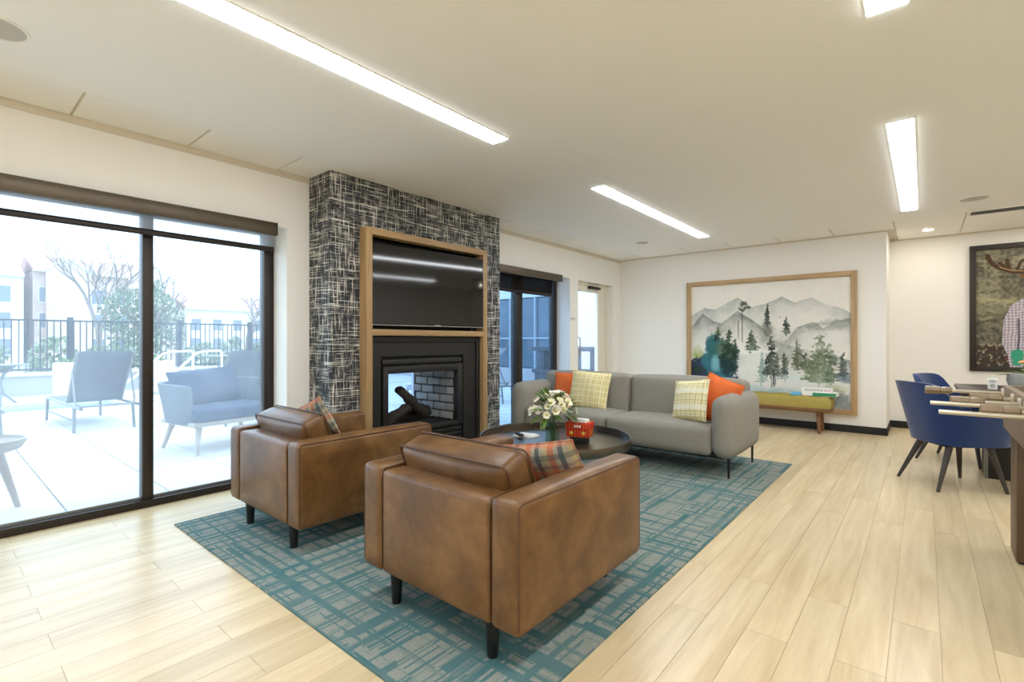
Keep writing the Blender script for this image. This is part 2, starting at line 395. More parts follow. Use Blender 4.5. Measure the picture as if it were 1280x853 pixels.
def soft(bm, x0, x1, y0, y1, z0, z1, r, bulge=(0, 0, 0), n=(10, 10, 6), mtx=None):
    """rounded, slightly puffed cuboid"""
    hx, hy, hz = (x1 - x0) / 2, (y1 - y0) / 2, (z1 - z0) / 2; c = Vector(((x0 + x1) / 2, (y0 + y1) / 2, (z0 + z1) / 2))
    r = min(r, hx * .999, hy * .999, hz * .999)
    cache = {}
    def vert(p):
        key = tuple(round(a, 5) for a in p)
        if key in cache: return cache[key]
        P = Vector((p[0] * hx, p[1] * hy, p[2] * hz)); H = Vector((hx - r, hy - r, hz - r))
        q = Vector([max(-H[i], min(H[i], P[i])) for i in range(3)]); d = P - q
        if d.length > 1e-9: q = q + d.normalized() * r
        ux, uy, uz = p
        q.x += bulge[0] * (1 - uy * uy) * (1 - uz * uz) * ux
        q.y += bulge[1] * (1 - ux * ux) * (1 - uz * uz) * uy
        q.z += bulge[2] * (1 - ux * ux) * (1 - uy * uy) * uz
        q += c
        if mtx is not None: q = mtx @ q
        cache[key] = bm.verts.new(q); return cache[key]
    # parameter spacing gathers points near the edges so the rounding is smooth
    def ts(k, h):
        out = []
        e = r / h
        m_ = max(2, k // 3)
        a = [-1 + e * (1 - math.cos(PI / 2 * i / m_)) * 1.0 for i in range(m_ + 1)]
        inner = [(-1 + e) + (2 - 2 * e) * i / max(1, k - m_) for i in range(1, max(1, k - m_))]
        b = [-v for v in reversed(a)]
        out = a + inner + b
        res = []
        for v in out:
            if not res or v - res[-1] > 1e-4: res.append(v)
        return res
    tx, ty, tz = ts(n[0], hx), ts(n[1], hy), ts(n[2], hz)
    def face(f, A, Bq):
        for i in range(len(A) - 1):
            for j in range(len(Bq) - 1):
                vs_ = [vert(f(A[i], Bq[j])), vert(f(A[i + 1], Bq[j])), vert(f(A[i + 1], Bq[j + 1])), vert(f(A[i], Bq[j + 1]))]
                u = []
                for v in vs_:
                    if v not in u: u.append(v)
                if len(u) >= 3:
                    try: bm.faces.new(u)
                    except ValueError: pass
    for s in (-1, 1):
        face(lambda a, b: (a, b, s), tx, ty); face(lambda a, b: (a, s, b), tx, tz); face(lambda a, b: (s, a, b), ty, tz)
def cyl(bm, p0, p1, r0, r1=None, seg=16, caps=True):
    r1 = r0 if r1 is None else r1
    p0, p1 = Vector(p0), Vector(p1); d = (p1 - p0)
    q = d.to_track_quat('Z', 'Y').to_matrix()
    rings = []
    for p, r in ((p0, r0), (p1, r1)):
        rings.append([bm.verts.new(p + q @ Vector((r * math.cos(2 * PI * i / seg), r * math.sin(2 * PI * i / seg), 0))) for i in range(seg)])
    for i in range(seg):
        j = (i + 1) % seg; bm.faces.new((rings[0][i], rings[0][j], rings[1][j], rings[1][i]))
    if caps: bm.faces.new(rings[0][::-1]); bm.faces.new(rings[1])
def lathe(bm, prof, seg=32, c=(0, 0, 0)):
    c = Vector(c); rings = []
    for r, z in prof:
        if r < 1e-6: rings.append([bm.verts.new(c + Vector((0, 0, z)))])
        else: rings.append([bm.verts.new(c + Vector((r * math.cos(2 * PI * i / seg), r * math.sin(2 * PI * i / seg), z))) for i in range(seg)])
    for a, b in zip(rings, rings[1:]):
        for i in range(seg):
            j = (i + 1) % seg
            if len(a) == 1 and len(b) == 1: continue
            if len(a) == 1: bm.faces.new((a[0], b[j], b[i]))
            elif len(b) == 1: bm.faces.new((a[i], a[j], b[0]))
            else: bm.faces.new((a[i], a[j], b[j], b[i]))
def tube(bm, pts, r, seg=8, closed=False, radii=None):
    pts = [Vector(p) for p in pts]; n = len(pts); rings = []; up = None
    for i, p in enumerate(pts):
        a = pts[i - 1] if (i > 0 or closed) else p; b = pts[(i + 1) % n] if (i < n - 1 or closed) else p
        t = (b - a).normalized()
        if up is None:
            up = Vector((0, 0, 1)) if abs(t.z) < .9 else Vector((1, 0, 0))
        s = t.cross(up)
        if s.length < 1e-6: s = t.cross(Vector((1, 0, 0)))
        s.normalize(); up = s.cross(t).normalized()
        rr = radii[i] if radii else r
        rings.append([bm.verts.new(p + (s * math.cos(2 * PI * k / seg) + up * math.sin(2 * PI * k / seg)) * rr) for k in range(seg)])
    m_ = n if closed else n - 1
    for i in range(m_):
        a, b = rings[i], rings[(i + 1) % n]
        for k in range(seg):
            j = (k + 1) % seg; bm.faces.new((a[k], a[j], b[j], b[k]))
    if not closed: bm.faces.new(rings[0][::-1]); bm.faces.new(rings[-1])
def prism(bm, poly, a0, a1, axis='z'):
    """extrude polygon (2-D points) along an axis"""
    def P(u, v, w_): return {'z': (u, v, w_), 'y': (u, w_, v), 'x': (w_, u, v)}[axis]
    lo = [bm.verts.new(P(u, v, a0)) for u, v in poly]; hi = [bm.verts.new(P(u, v, a1)) for u, v in poly]
    n = len(poly)
    for i in range(n):
        j = (i + 1) % n; bm.faces.new((lo[i], lo[j], hi[j], hi[i]))
    bm.faces.new(lo[::-1]); bm.faces.new(hi)
def part(name, m, parent, fn, **kw):
    bm = B(); fn(bm); return finish(name, bm, m, parent, **kw)
def boxpart(name, m, parent, *a, bev=0, **kw):
    bm = B(); box(bm, *a, bev=bev); return finish(name, bm, m, parent, **kw)
def copy_tree(o, parent=None):
    c = o.copy(); COL.objects.link(c); c.parent = parent
    for ch in o.children: copy_tree(ch, c)
    return c
def pillow_mesh(bm, w_, h_, t_, n=16, pinch=.05):
    top = {}; bot = {}
    for i in range(n + 1):
        for j in range(n + 1):
            u = -1 + 2 * i / n; v = -1 + 2 * j / n
            x = w_ / 2 * u * (1 - pinch * (1 - v * v)); y = h_ / 2 * v * (1 - pinch * (1 - u * u))
            e = max(0, (1 - abs(u) ** 2.6) * (1 - abs(v) ** 2.6)) ** .55
            z = t_ / 2 * e * (1 + .05 * math.sin(5 * u + 3 * v))
            top[i, j] = bm.verts.new((x, y, z))
            bot[i, j] = top[i, j] if i in (0, n) or j in (0, n) else bm.verts.new((x, y, -z))
    for i in range(n):
        for j in range(n):
            bm.faces.new((top[i, j], top[i + 1, j], top[i + 1, j + 1], top[i, j + 1]))
            q = [bot[i, j], bot[i, j + 1], bot[i + 1, j + 1], bot[i + 1, j]]
            bm.faces.new(q)
def text_mesh(name, body, size, m, parent, mtx, depth=.0006, cond=1.0):
    cu = bpy.data.curves.new(name, 'FONT'); cu.body = body; cu.size = size; cu.extrude = depth; cu.align_x = 'CENTER'; cu.align_y = 'CENTER'
    to = bpy.data.objects.new(name, cu); COL.objects.link(to)
    dg = bpy.context.evaluated_depsgraph_get(); me = bpy.data.meshes.new_from_object(to.evaluated_get(dg))
    bpy.data.objects.remove(to); bpy.data.curves.remove(cu)
    me.materials.append(M[m]); me.transform(Matrix.Diagonal((cond, 1, 1, 1)))
    o = bpy.data.objects.new(name, me); COL.objects.link(o); o.parent = parent; o.matrix_local = mtx; return o

# ================================================================== ROOM
XL = -4.28; XO = -4.66          # inner and outer face of the window wall
YB = 8.20; YR = 9.10; XC = -.385  # back wall, recessed back wall, the corner between them
ZC = 2.74
XR = 3.4; YF = -5.0             # walls behind and right of the camera
W1 = (-2.80, 2.03); W2 = (4.50, 6.52); D1 = (6.76, 7.93); ZO = 2.25; ZD = 2.25
CH = (2.235, 4.44); XCH = -3.92  # chimney breast
FB = (2.80, 3.70, .40, .95)      # firebox opening y0 y1 z0 z1

def wall_with_holes(bm, x0, x1, y0, y1, z0, z1, holes):
    ys = sorted({y0, y1, *[h[0] for h in holes], *[h[1] for h in holes]})
    for a, b in zip(ys, ys[1:]):
        hs = [h for h in holes if h[0] < (a + b) / 2 < h[1]]
        z = z0
        for h in sorted(hs, key=lambda q: q[2]):
            if h[2] > z: box(bm, x0, x1, a, b, z, h[2])
            z = h[3]
        if z < z1: box(bm, x0, x1, a, b, z, z1)
bm = B(); wall_with_holes(bm, XO, XL, YF, YR + .2, -.05, ZC + .1, [(*W1, -.05, ZO), (*W2, -.05, ZO), (*D1, -.05, ZD), FB])
struct(finish('wall_left', bm, 'wall', smooth=False))
bm = B(); box(bm, XL, XC, YB, YR + .2, -.05, ZC + .1); struct(finish('wall_back', bm, 'wall', smooth=False))
bm = B(); box(bm, XC, XR + .2, YR, YR + .2, -.05, ZC + .1); struct(finish('wall_recess', bm, 'wall', smooth=False))
bm = B(); box(bm, XR, XR + .2, YF - .2, YR, -.05, ZC + .1); struct(finish('wall_right', bm, 'wall', smooth=False))
bm = B(); box(bm, XL, XR, YF - .2, YF, -.05, ZC + .1); struct(finish('wall_front', bm, 'wall', smooth=False))
for nm, a in (('baseboard_back', (XL, XC + .012, YB - .012, YB, 0, .1)), ('baseboard_corner', (XC, XC + .012, YB - .012, YR, 0, .1)), ('baseboard_recess', (XC + .012, XR, YR - .012, YR, 0, .1)),
              ('baseboard_left', (XL, XL + .012, D1[1], YB - .012, 0, .1))):
    bm = B(); box(bm, *a); struct(finish(nm, bm, 'black_base', smooth=False))
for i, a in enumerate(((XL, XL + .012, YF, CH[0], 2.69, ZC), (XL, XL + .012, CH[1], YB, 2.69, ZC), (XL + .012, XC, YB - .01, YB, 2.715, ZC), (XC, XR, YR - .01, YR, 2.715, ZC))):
    bm = B(); box(bm, *a); struct(finish('trim_%d' % (i + 1), bm, 'tan', smooth=False))  # thin tan strips along the tops of the walls

# ------------------------------------------------------------------ floor of planks
floor = struct(finish('floor', (lambda b: (box(b, XL - .25, XR, YF, YR, -.06, -.004), b)[1])(B()), 'plank_gap', smooth=False))
PW, PL = .1635, 1.975
fw2 = (-math.sin(R(40)), math.cos(R(40))); rt2 = (math.cos(R(40)), math.sin(R(40)))
def plank_mesh(L, wd):
    bm = B(); box(bm, -wd / 2 + .0008, wd / 2 - .0008, -L / 2 + .0007, L / 2 - .0007, -.012, 0); 
    me = bpy.data.meshes.new('plank'); bm.to_mesh(me); bm.free(); me.materials.append(M['plank']); return me
PM = {}
rest = B()
x = XL - .245; col = 0; nplank = 0
while x < XR - .01:
    wd = min(PW, XR - x)
    off = .335 if col % 2 == 0 else .83
    y = off - 2 * PL
    while y < YR:
        a, b = max(y, YF), min(y + PL, YR)
        y += PL
        if b - a < .02: continue
        cxm, cym = x + wd / 2, (a + b) / 2
        vis = False
        for yy in (a, cym, b):
            d = fw2[0] * cxm + fw2[1] * yy; s = rt2[0] * cxm + rt2[1] * yy
            if d > .5 and abs(s / d) < 1.15: vis = True
        if cxm < XL and not (W1[0] < a and b < W1[1] + .5 or True): vis = False
        # planks stop at the wall, only the sill strips lie beyond it
        if x + wd < XL + .05:
            if not (a < W1[1] and b > W1[0]): continue
            a, b = max(a, W1[0]), min(b, W1[1]); cym = (a + b) / 2
        if vis:
            key = (round(b - a, 4), round(wd, 4))
            if key not in PM: PM[key] = plank_mesh(*key)
            obj_from('plank', PM[key], floor, (cxm, cym, 0)); nplank += 1
        else: box(rest, x + .0011, x + wd - .0011, a + .0009, b - .0009, -.012, 0)
    x += PW; col += 1
o = finish('plank_run', rest, 'plank', floor, smooth=False); o['kind'] = 'stuff'

# ------------------------------------------------------------------ ceiling with tile strips
TS = -3.81; TB = 7.65
bm = B(); box(bm, XL - .3, XR + .2, YF - .2, YR + .2, ZC + .008, ZC + .15)
ceiling = struct(finish('ceiling', bm, 'tan', smooth=False))
bm = B(); box(bm, TS, XR, YF, TB, ZC - .004, ZC + .008); finish('plaster_panel', bm, 'ceil', ceiling, smooth=False)
g = .008
ys = [.605 + .668 * k for k in range(-6, 13)]
ys = [y for y in ys if YF < y < YB]
ye = [YF] + ys + [YB]
for a, b in zip(ye, ye[1:]):
    segs = []
    # split where the chimney breast stands in the strip
    cuts = sorted({a, b, *[c for c in CH if a < c < b]})
    for p, q in zip(cuts, cuts[1:]):
        x0 = XCH if CH[0] - .001 < (p + q) / 2 < CH[1] + .001 else XL + .012
        bm = B(); box(bm, x0 + .002, TS - .004, p + (g if p == a else 0), q - (g if q == b else 0), ZC - .003, ZC + .01); finish('ceiling_tile', bm, 'tile', ceiling, smooth=False)
xs = [-2.97 + .669 * k for k in range(-2, 10)]
xe = [TS] + [v for v in xs if TS + .2 < v < XR - .1] + [XR]
for a, b in zip(xe, xe[1:]):
    y1 = YB - .01 if b < XC + .15 else YR - .01
    bm = B(); box(bm, a + g, b - g, TB + .004, y1, ZC - .003, ZC + .01); finish('ceiling_tile', bm, 'tile', ceiling, smooth=False)

# ------------------------------------------------------------------ ceiling fittings
def strip_light(x, y0, y1, label):
    t = thing('strip_light', label, 'ceiling light', (x, (y0 + y1) / 2, ZC), 0, 'long recessed ceiling lights')
    h = (y1 - y0) / 2; wd = .068
    part('trim_frame', 'trimwhite', t, lambda b: [box(b, -wd - .01, -wd, -h - .01, h + .01, -.008, 0), box(b, wd, wd + .01, -h - .01, h + .01, -.008, 0), box(b, -wd, wd, -h - .01, -h, -.008, 0), box(b, -wd, wd, h, h + .01, -.008, 0)], smooth=False)
    part('diffuser', 'diffuser', t, lambda b: box(b, -wd, wd, -h, h, -.013, -.004), smooth=False)
strip_light(-2.39, -.22, 2.71, 'long lit ceiling strip running out of the frame at top left')
strip_light(-2.385, 4.115, 7.055, 'long lit ceiling strip above the grey sofa')
strip_light(-.125, 4.185, 7.09, 'lit ceiling strip on the right, nearest the navy chairs')
strip_light(-.125, -.2, 2.735, 'ceiling strip at the top right of which only one end shows')
strip_light(2.13, 4.185, 7.09, 'unseen ceiling strip beyond the right edge, over the far game table')  # unseen strips on the right continue the pattern, added to light the room
strip_light(2.13, -.2, 2.735, 'unseen ceiling strip to the right behind the viewpoint')
strip_light(-2.39, -4.6, -1.66, 'unseen fill ceiling strip behind the viewpoint along the window side')  # unseen strips behind the viewpoint, added as fill light
strip_light(-.125, -4.6, -1.66, 'unseen fill ceiling strip behind the viewpoint along the middle')
strip_light(2.13, -4.6, -1.66, 'unseen fill ceiling strip behind the viewpoint along the right side')
def speaker(x, y, r, label):
    t = thing('ceiling_speaker', label, 'speaker', (x, y, ZC), 0, 'round ceiling speakers')
    part('rim', 'trimwhite', t, lambda b: lathe(b, [(r - .012, -.004), (r - .012, -.012), (r - .004, -.012), (r, -.004)], 40))
    part('grille', 'speaker', t, lambda b: lathe(b, [(0, -.009), (r - .012, -.008), (r - .012, -.0045)], 40))
speaker(-3.33, .20, .125, 'round ceiling speaker in the top left corner')
speaker(-3.23, 6.88, .1, 'small round ceiling speaker near the back left corner')
speaker(.39, 6.95, .12, 'round ceiling speaker near the air vent on the right')
for xx, lab in ((.04, 'small round lit downlight in the ceiling tile by the recess corner'), (1.05, 'unseen fill downlight over the moose portrait'), (2.05, 'unseen fill downlight at the far right of the recess')):  # the last two are out of view, added to brighten the recess
    t = thing('downlight', lab, 'ceiling light', (xx, 8.5, ZC), 0, 'recess downlights')
    part('rim', 'trimwhite', t, lambda b: lathe(b, [(.052, -.0035), (.052, -.012), (.066, -.012), (.07, -.0035)], 32))
    part('lens', 'downlight', t, lambda b: lathe(b, [(0, -.009), (.052, -.009), (.052, -.0045)], 32))
t = thing('air_vent', 'slatted air vent along the edge of the plaster ceiling', 'vent', (.95, 7.74, ZC))
part('backing', 'blackmetal', t, lambda b: box(b, -.54, .54, -.105, .105, -.0055, -.0045), smooth=False)
part('frame', 'trimwhite', t, lambda b: [box(b, -.56, .56, -.125, -.105, -.014, -.004), box(b, -.56, .56, .105, .125, -.014, -.004), box(b, -.56, -.54, -.105, .105, -.014, -.004), box(b, .54, .56, -.105, .105, -.014, -.004)], smooth=False)
for k in range(5): part('slat', 'alu', t, lambda b: box(b, -.54, .54, -.095 + k * .042, -.095 + k * .042 + .014, -.012, -.006), smooth=False)

# ------------------------------------------------------------------ windows and door
XF = -4.53                    # room-side face of the window frames
def window(name, y0, y1, mulls, glassmat, ztop):
    root = bpy.data.objects.new(name, None); COL.objects.link(root); struct(root)
    f = lambda *a: None
    boxpart('sill', 'bronze', root, XF - .1, XF + .02, y0, y1, -.004, .055, bev=.004)
    boxpart('head', 'bronze', root, XF - .1, XF, y0, y1, ztop - .03, ztop, bev=.004)
    boxpart('jamb', 'bronze', root, XF - .1, XF, y1 - .085, y1, .055, ztop - .03, bev=.004)
    boxpart('jamb', 'bronze', root, XF - .1, XF, y0, y0 + .085, .055, ztop - .03, bev=.004)
    edges = [y0 + .085]
    for a, b in mulls:
        boxpart('mullion', 'bronze', root, XF - .1, XF, a, b, .055, ztop - .03, bev=.004); edges += [a, b]
    edges.append(y1 - .085)
    for a, b in zip(edges[::2], edges[1::2]):
        boxpart('pane', glassmat, root, XF - .058, XF - .05, a - .01, b + .01, .045, ztop - .02, smooth=False)
        boxpart('glazing_bead', 'alu', root, XF - .046, XF - .03, a, b, .055, .075)
    return root
window('window_1', W1[0], W1[1], [(-1.92, -1.85), (-.93, -.86), (.06, .13), (1.05, 1.12)], 'veilglass', ZO)
window('window_2', W2[0], W2[1], [(5.49, 5.64)], 'blueglass', ZO)
# roller shades
def shade(y0, y1, zb, fabric, label):
    t = thing('roller_shade', label, 'window shade', (XL, (y0 + y1) / 2, 2.165))
    h = (y1 - y0) / 2
    boxpart('header_box', 'bronze_hdr', t, .002, .06, -h, h, 0, .103, bev=.004)
    boxpart('end_cap', 'bronze', t, .0, .062, h, h + .008, -.001, .104, bev=.002)
    zz = zb - 2.165
    boxpart('screen_cloth', fabric, t, -.20, -.198, -h + .1, h + .09, zz, .075, smooth=False)
    part('bottom_bar', 'bronze', t, lambda b: box(b, -.214, -.186, -h + .1, h + .09, zz - .045, zz, bev=.008))
shade(-2.9, 1.916, 2.105, 'shade_light', 'bronze roller shade box over the large patio window')
shade(4.45, 6.22, 2.00, 'shade_dark', 'bronze roller shade over the narrow window beside the fireplace')
# white glazed door
XD = -4.40
door = bpy.data.objects.new('door_1', None); COL.objects.link(door); struct(door)
boxpart('door_frame', 'doorwhite', door, XD - .1, XD + .015, D1[0], D1[0] + .04, 0, ZD, bev=.003)
boxpart('door_frame', 'doorwhite', door, XD - .1, XD + .015, D1[1] - .045, D1[1], 0, ZD, bev=.003)
boxpart('door_frame', 'doorwhite', door, XD - .1, XD + .015, D1[0] + .04, D1[1] - .045, ZD - .04, ZD, bev=.003)
boxpart('stile', 'doorwhite', door, XD - .045, XD, D1[0] + .045, D1[0] + .18, .01, ZD - .045, bev=.003)
boxpart('stile', 'doorwhite', door, XD - .045, XD, 7.60, D1[1] - .05, .01, ZD - .045, bev=.003)
boxpart('rail', 'doorwhite', door, XD - .045, XD, D1[0] + .18, 7.60, 2.10, ZD - .045, bev=.003)
boxpart('rail', 'doorwhite', door, XD - .045, XD, D1[0] + .18, 7.60, .01, .25, bev=.003)
boxpart('pane', 'doorglass', door, XD - .026, XD - .02, D1[0] + .17, 7.61, .24, 2.11, smooth=False)
part('pull_handle', 'silver', door, lambda b: tube(b, [(XD, 6.90, 1.02), (XD + .06, 6.90, 1.02), (XD + .07, 6.90, 1.04), (XD + .07, 6.90, 1.30), (XD + .06, 6.90, 1.32), (XD, 6.90, 1.32)], .011, 8))
part('door_closer', 'bronze', door, lambda b: box(b, XD + .0, XD + .06, 7.25, 7.60, 2.155, 2.195, bev=.006))
t = thing('wall_plate', 'small pale switch plate on the wall left of the glazed door', 'switch', (XL, 6.60, 1.62))
boxpart('plate', 'trimwhite', t, 0, .008, -.075, .075, -.03, .03, bev=.003); boxpart('label_strip', 'speaker', t, .008, .011, -.06, .06, -.012, .012, bev=.001)
boxpart('threshold', 'bronze', door, XO, XL + .02, D1[0], D1[1], 0, .012)

# ================================================================== FIREPLACE WALL
NY = (2.588, 4.036); NZ = 2.228     # niche in the breast
bm = B()
for a in ((XL, XCH, CH[0], NY[0], 0, ZC), (XL, XCH, NY[1], CH[1], 0, ZC), (XL, XCH, NY[0], NY[1], NZ, ZC)): box(bm, *a)
box(bm, XL, -4.02, NY[0], NY[1], 1.33, NZ)
struct(finish('wall_chimney', bm, 'paper', smooth=False))
sur = thing('fireplace_surround', 'tall oak frame boxing in the television and the fireplace', 'fireplace surround', (XCH, (CH[0] + CH[1]) / 2, 0))
sx0, sx1 = -.09, .11; cy = (CH[0] + CH[1]) / 2
boxpart('upright', 'oak', sur, sx0, sx1, 2.522 - cy, 2.585 - cy, 0, 2.29, bev=.003)
boxpart('upright', 'oak', sur, sx0, sx1, 4.039 - cy, 4.105 - cy, 0, 2.29, bev=.003)
boxpart('top_board', 'oak_h', sur, sx0, sx1, 2.585 - cy, 4.039 - cy, 2.228, 2.29, bev=.003)
boxpart('shelf_board', 'oak_h', sur, sx0, sx1, 2.585 - cy, 4.039 - cy, 1.312, 1.37, bev=.003)
boxpart('niche_lining', 'niche', sur, sx0 - .005, sx0 + .005, 2.585 - cy, 4.039 - cy, 1.37, 2.228)
# television
tv = thing('television', 'large black flat television hung in the oak frame', 'television', (-3.885, 3.335, 1.795))
tm = Matrix.Rotation(R(-4.5), 4, 'Z')
tvp = lambda nm, m_, *a, bev=0: part(nm, m_, tv, lambda b: box(b, *a, bev=bev, mtx=tm))
tvp('back_shell', 'blackplastic', -.045, .0, -.62, .62, -.33, .33, bev=.01)
tvp('bezel', 'tvbezel', .0, .03, -.695, .695, -.385, .385, bev=.004)
tvp('screen', 'tv', .030, .0312, -.683, .683, -.368, .374)
tvp('chin_strip', 'silver', .030, .0315, -.69, .69, -.384, -.379)
tvp('maker_mark', 'silver', .030, .0318, .02, .10, -.377, -.371)
# gas fireplace, glazed on both sides
fp = thing('gas_fireplace', 'black see-through gas fireplace with glass front under the television', 'fireplace', (-3.88, 3.31, 0))
fc = 3.31
part('surround_panel', 'fp_metal', fp, lambda b: [box(b, -.05, 0, 2.588 - fc, 2.72 - fc, 0, 1.31), box(b, -.05, 0, 3.79 - fc, 4.036 - fc, 0, 1.31), box(b, -.05, 0, 2.72 - fc, 3.79 - fc, 1.115, 1.31), box(b, -.05, 0, 2.72 - fc, 3.79 - fc, 0, .12)], smooth=False)
part('outer_rim', 'fp_metal', fp, lambda b: [box(b, 0, .018, 2.588 - fc, 2.64 - fc, 0, 1.31, bev=.004), box(b, 0, .018, 3.985 - fc, 4.036 - fc, 0, 1.31, bev=.004), box(b, 0, .018, 2.64 - fc, 3.985 - fc, 1.25, 1.31, bev=.004)])
part('louvre_back', 'niche', fp, lambda b: box(b, -.05, -.04, 2.72 - fc, 3.79 - fc, 1.02, 1.115), smooth=False)
part('louvre_back', 'niche', fp, lambda b: box(b, -.05, -.04, 2.72 - fc, 3.79 - fc, .12, .36), smooth=False)
for zz in (1.035,): part('louvre', 'fp_metal', fp, lambda b: box(b, -.03, 0.0, 2.74 - fc, 3.77 - fc, zz, zz + .05, bev=.006))
for k in range(4): part('louvre', 'fp_metal', fp, lambda b: box(b, -.03, 0.0, 2.74 - fc, 3.77 - fc, .135 + k * .055, .135 + k * .055 + .042, bev=.006))
part('door_frame', 'fp_metal', fp, lambda b: [box(b, -.04, .012, 2.74 - fc, FB[0] - fc, .36, 1.02, bev=.004), box(b, -.04, .012, FB[1] - fc, 3.77 - fc, .36, 1.02, bev=.004), box(b, -.04, .012, FB[0] - fc, FB[1] - fc, .95, 1.02, bev=.004), box(b, -.04, .012, FB[0] - fc, FB[1] - fc, .36, .40, bev=.004)])
part('front_glass', 'fpglass', fp, lambda b: box(b, -.022, -.018, FB[0] - fc, FB[1] - fc, .40, .95), smooth=False)
xb = XO + 3.88 + .04
part('firebox', 'mortar', fp, lambda b: [box(b, xb, -.05, FB[0] - fc - .03, FB[1] - fc + .03, .36, .40), box(b, xb, -.05, FB[0] - fc - .03, FB[1] - fc + .03, .95, .98), box(b, xb, -.05, FB[0] - fc - .03, FB[0] - fc, .40, .95), box(b, xb, -.05, FB[1] - fc, FB[1] - fc + .03, .40, .95)], smooth=False)
part('rear_glass', 'fpback', fp, lambda b: box(b, xb, xb + .005, FB[0] - fc, FB[1] - fc, .40, .95), smooth=False)
bm = B(); box(bm, -.098, .098, -.018, 0, -.038, .038, bev=.006, seg=1)
fbrick = finish('brick', bm, 'firebrick', fp); fbrick.location = (-.2, FB[1] - fc, .45)
first = True
for side in (0, 1):
    for r_ in range(6):
        zc = .447 + r_ * .0905
        for c_ in range(-1, 4):
            xc_ = -.16 - c_ * .21 - (.105 if r_ % 2 else 0)
            x0, x1 = max(xc_ - .098, xb + .01), min(xc_ + .098, -.055)
            if x1 - x0 < .04: continue
            if first and x1 - x0 > .19: o = fbrick; first = False
            else: o = fbrick.copy(); COL.objects.link(o)
            o.parent = fp; o.location = ((x0 + x1) / 2, (FB[1] - fc) if side == 0 else (FB[0] - fc + .018), zc); o.scale = ((x1 - x0) / .196, 1, 1)
def log(name, p0, p1, r0, r1, sd):
    rd = random.Random(sd); bm = B(); n = 9; seg = 12; p0, p1 = Vector(p0), Vector(p1)
    q = (p1 - p0).to_track_quat('Z', 'Y').to_matrix(); rings = []
    for i in range(n):
        f = i / (n - 1); c = p0.lerp(p1, f) + Vector((rd.uniform(-1, 1), rd.uniform(-1, 1), rd.uniform(-1, 1))) * .008
        rr = r0 + (r1 - r0) * f
        rings.append([bm.verts.new(c + q @ Vector((math.cos(2 * PI * k / seg), math.sin(2 * PI * k / seg), 0)) * rr * rd.uniform(.84, 1.12)) for k in range(seg)])
    for a, b in zip(rings, rings[1:]):
        for k in range(seg): bm.faces.new((a[k], a[(k + 1) % seg], b[(k + 1) % seg], b[k]))
    bm.faces.new(rings[0][::-1]); bm.faces.new(rings[-1]); return finish(name, bm, 'log', fp, ang=60)
log('log', (-.30, -.42, .455), (-.36, .28, .47), .055, .06, 1)
log('log', (-.14, -.46, .46), (-.20, -.12, .58), .062, .05, 2)
log('log', (-.16, -.27, .78), (-.24, .12, .49), .042, .06, 3)
log('log', (-.28, -.05, .56), (-.42, .33, .50), .04, .045, 4)
part('log_grate', 'blackmetal', fp, lambda b: [tube(b, [(-.1 - k * .08, -.45, .415), (-.1 - k * .08, .36, .415)], .008, 6) for k in range(5)])

# ================================================================== RUG
rug = finish('area_rug', (lambda b: (prism(b, [(-3.93, 1.09), (-1.03, 1.09), (-1.03, 5.66), (-3.93, 5.66), (-3.93, 4.46), (-3.79, 4.46), (-3.79, 2.21), (-3.93, 2.21)], 0, .010), b)[1])(B()), 'rug', smooth=False)
tag(rug, 'teal and beige crosshatch carpet under the seating group', 'rug')
RZ = .010

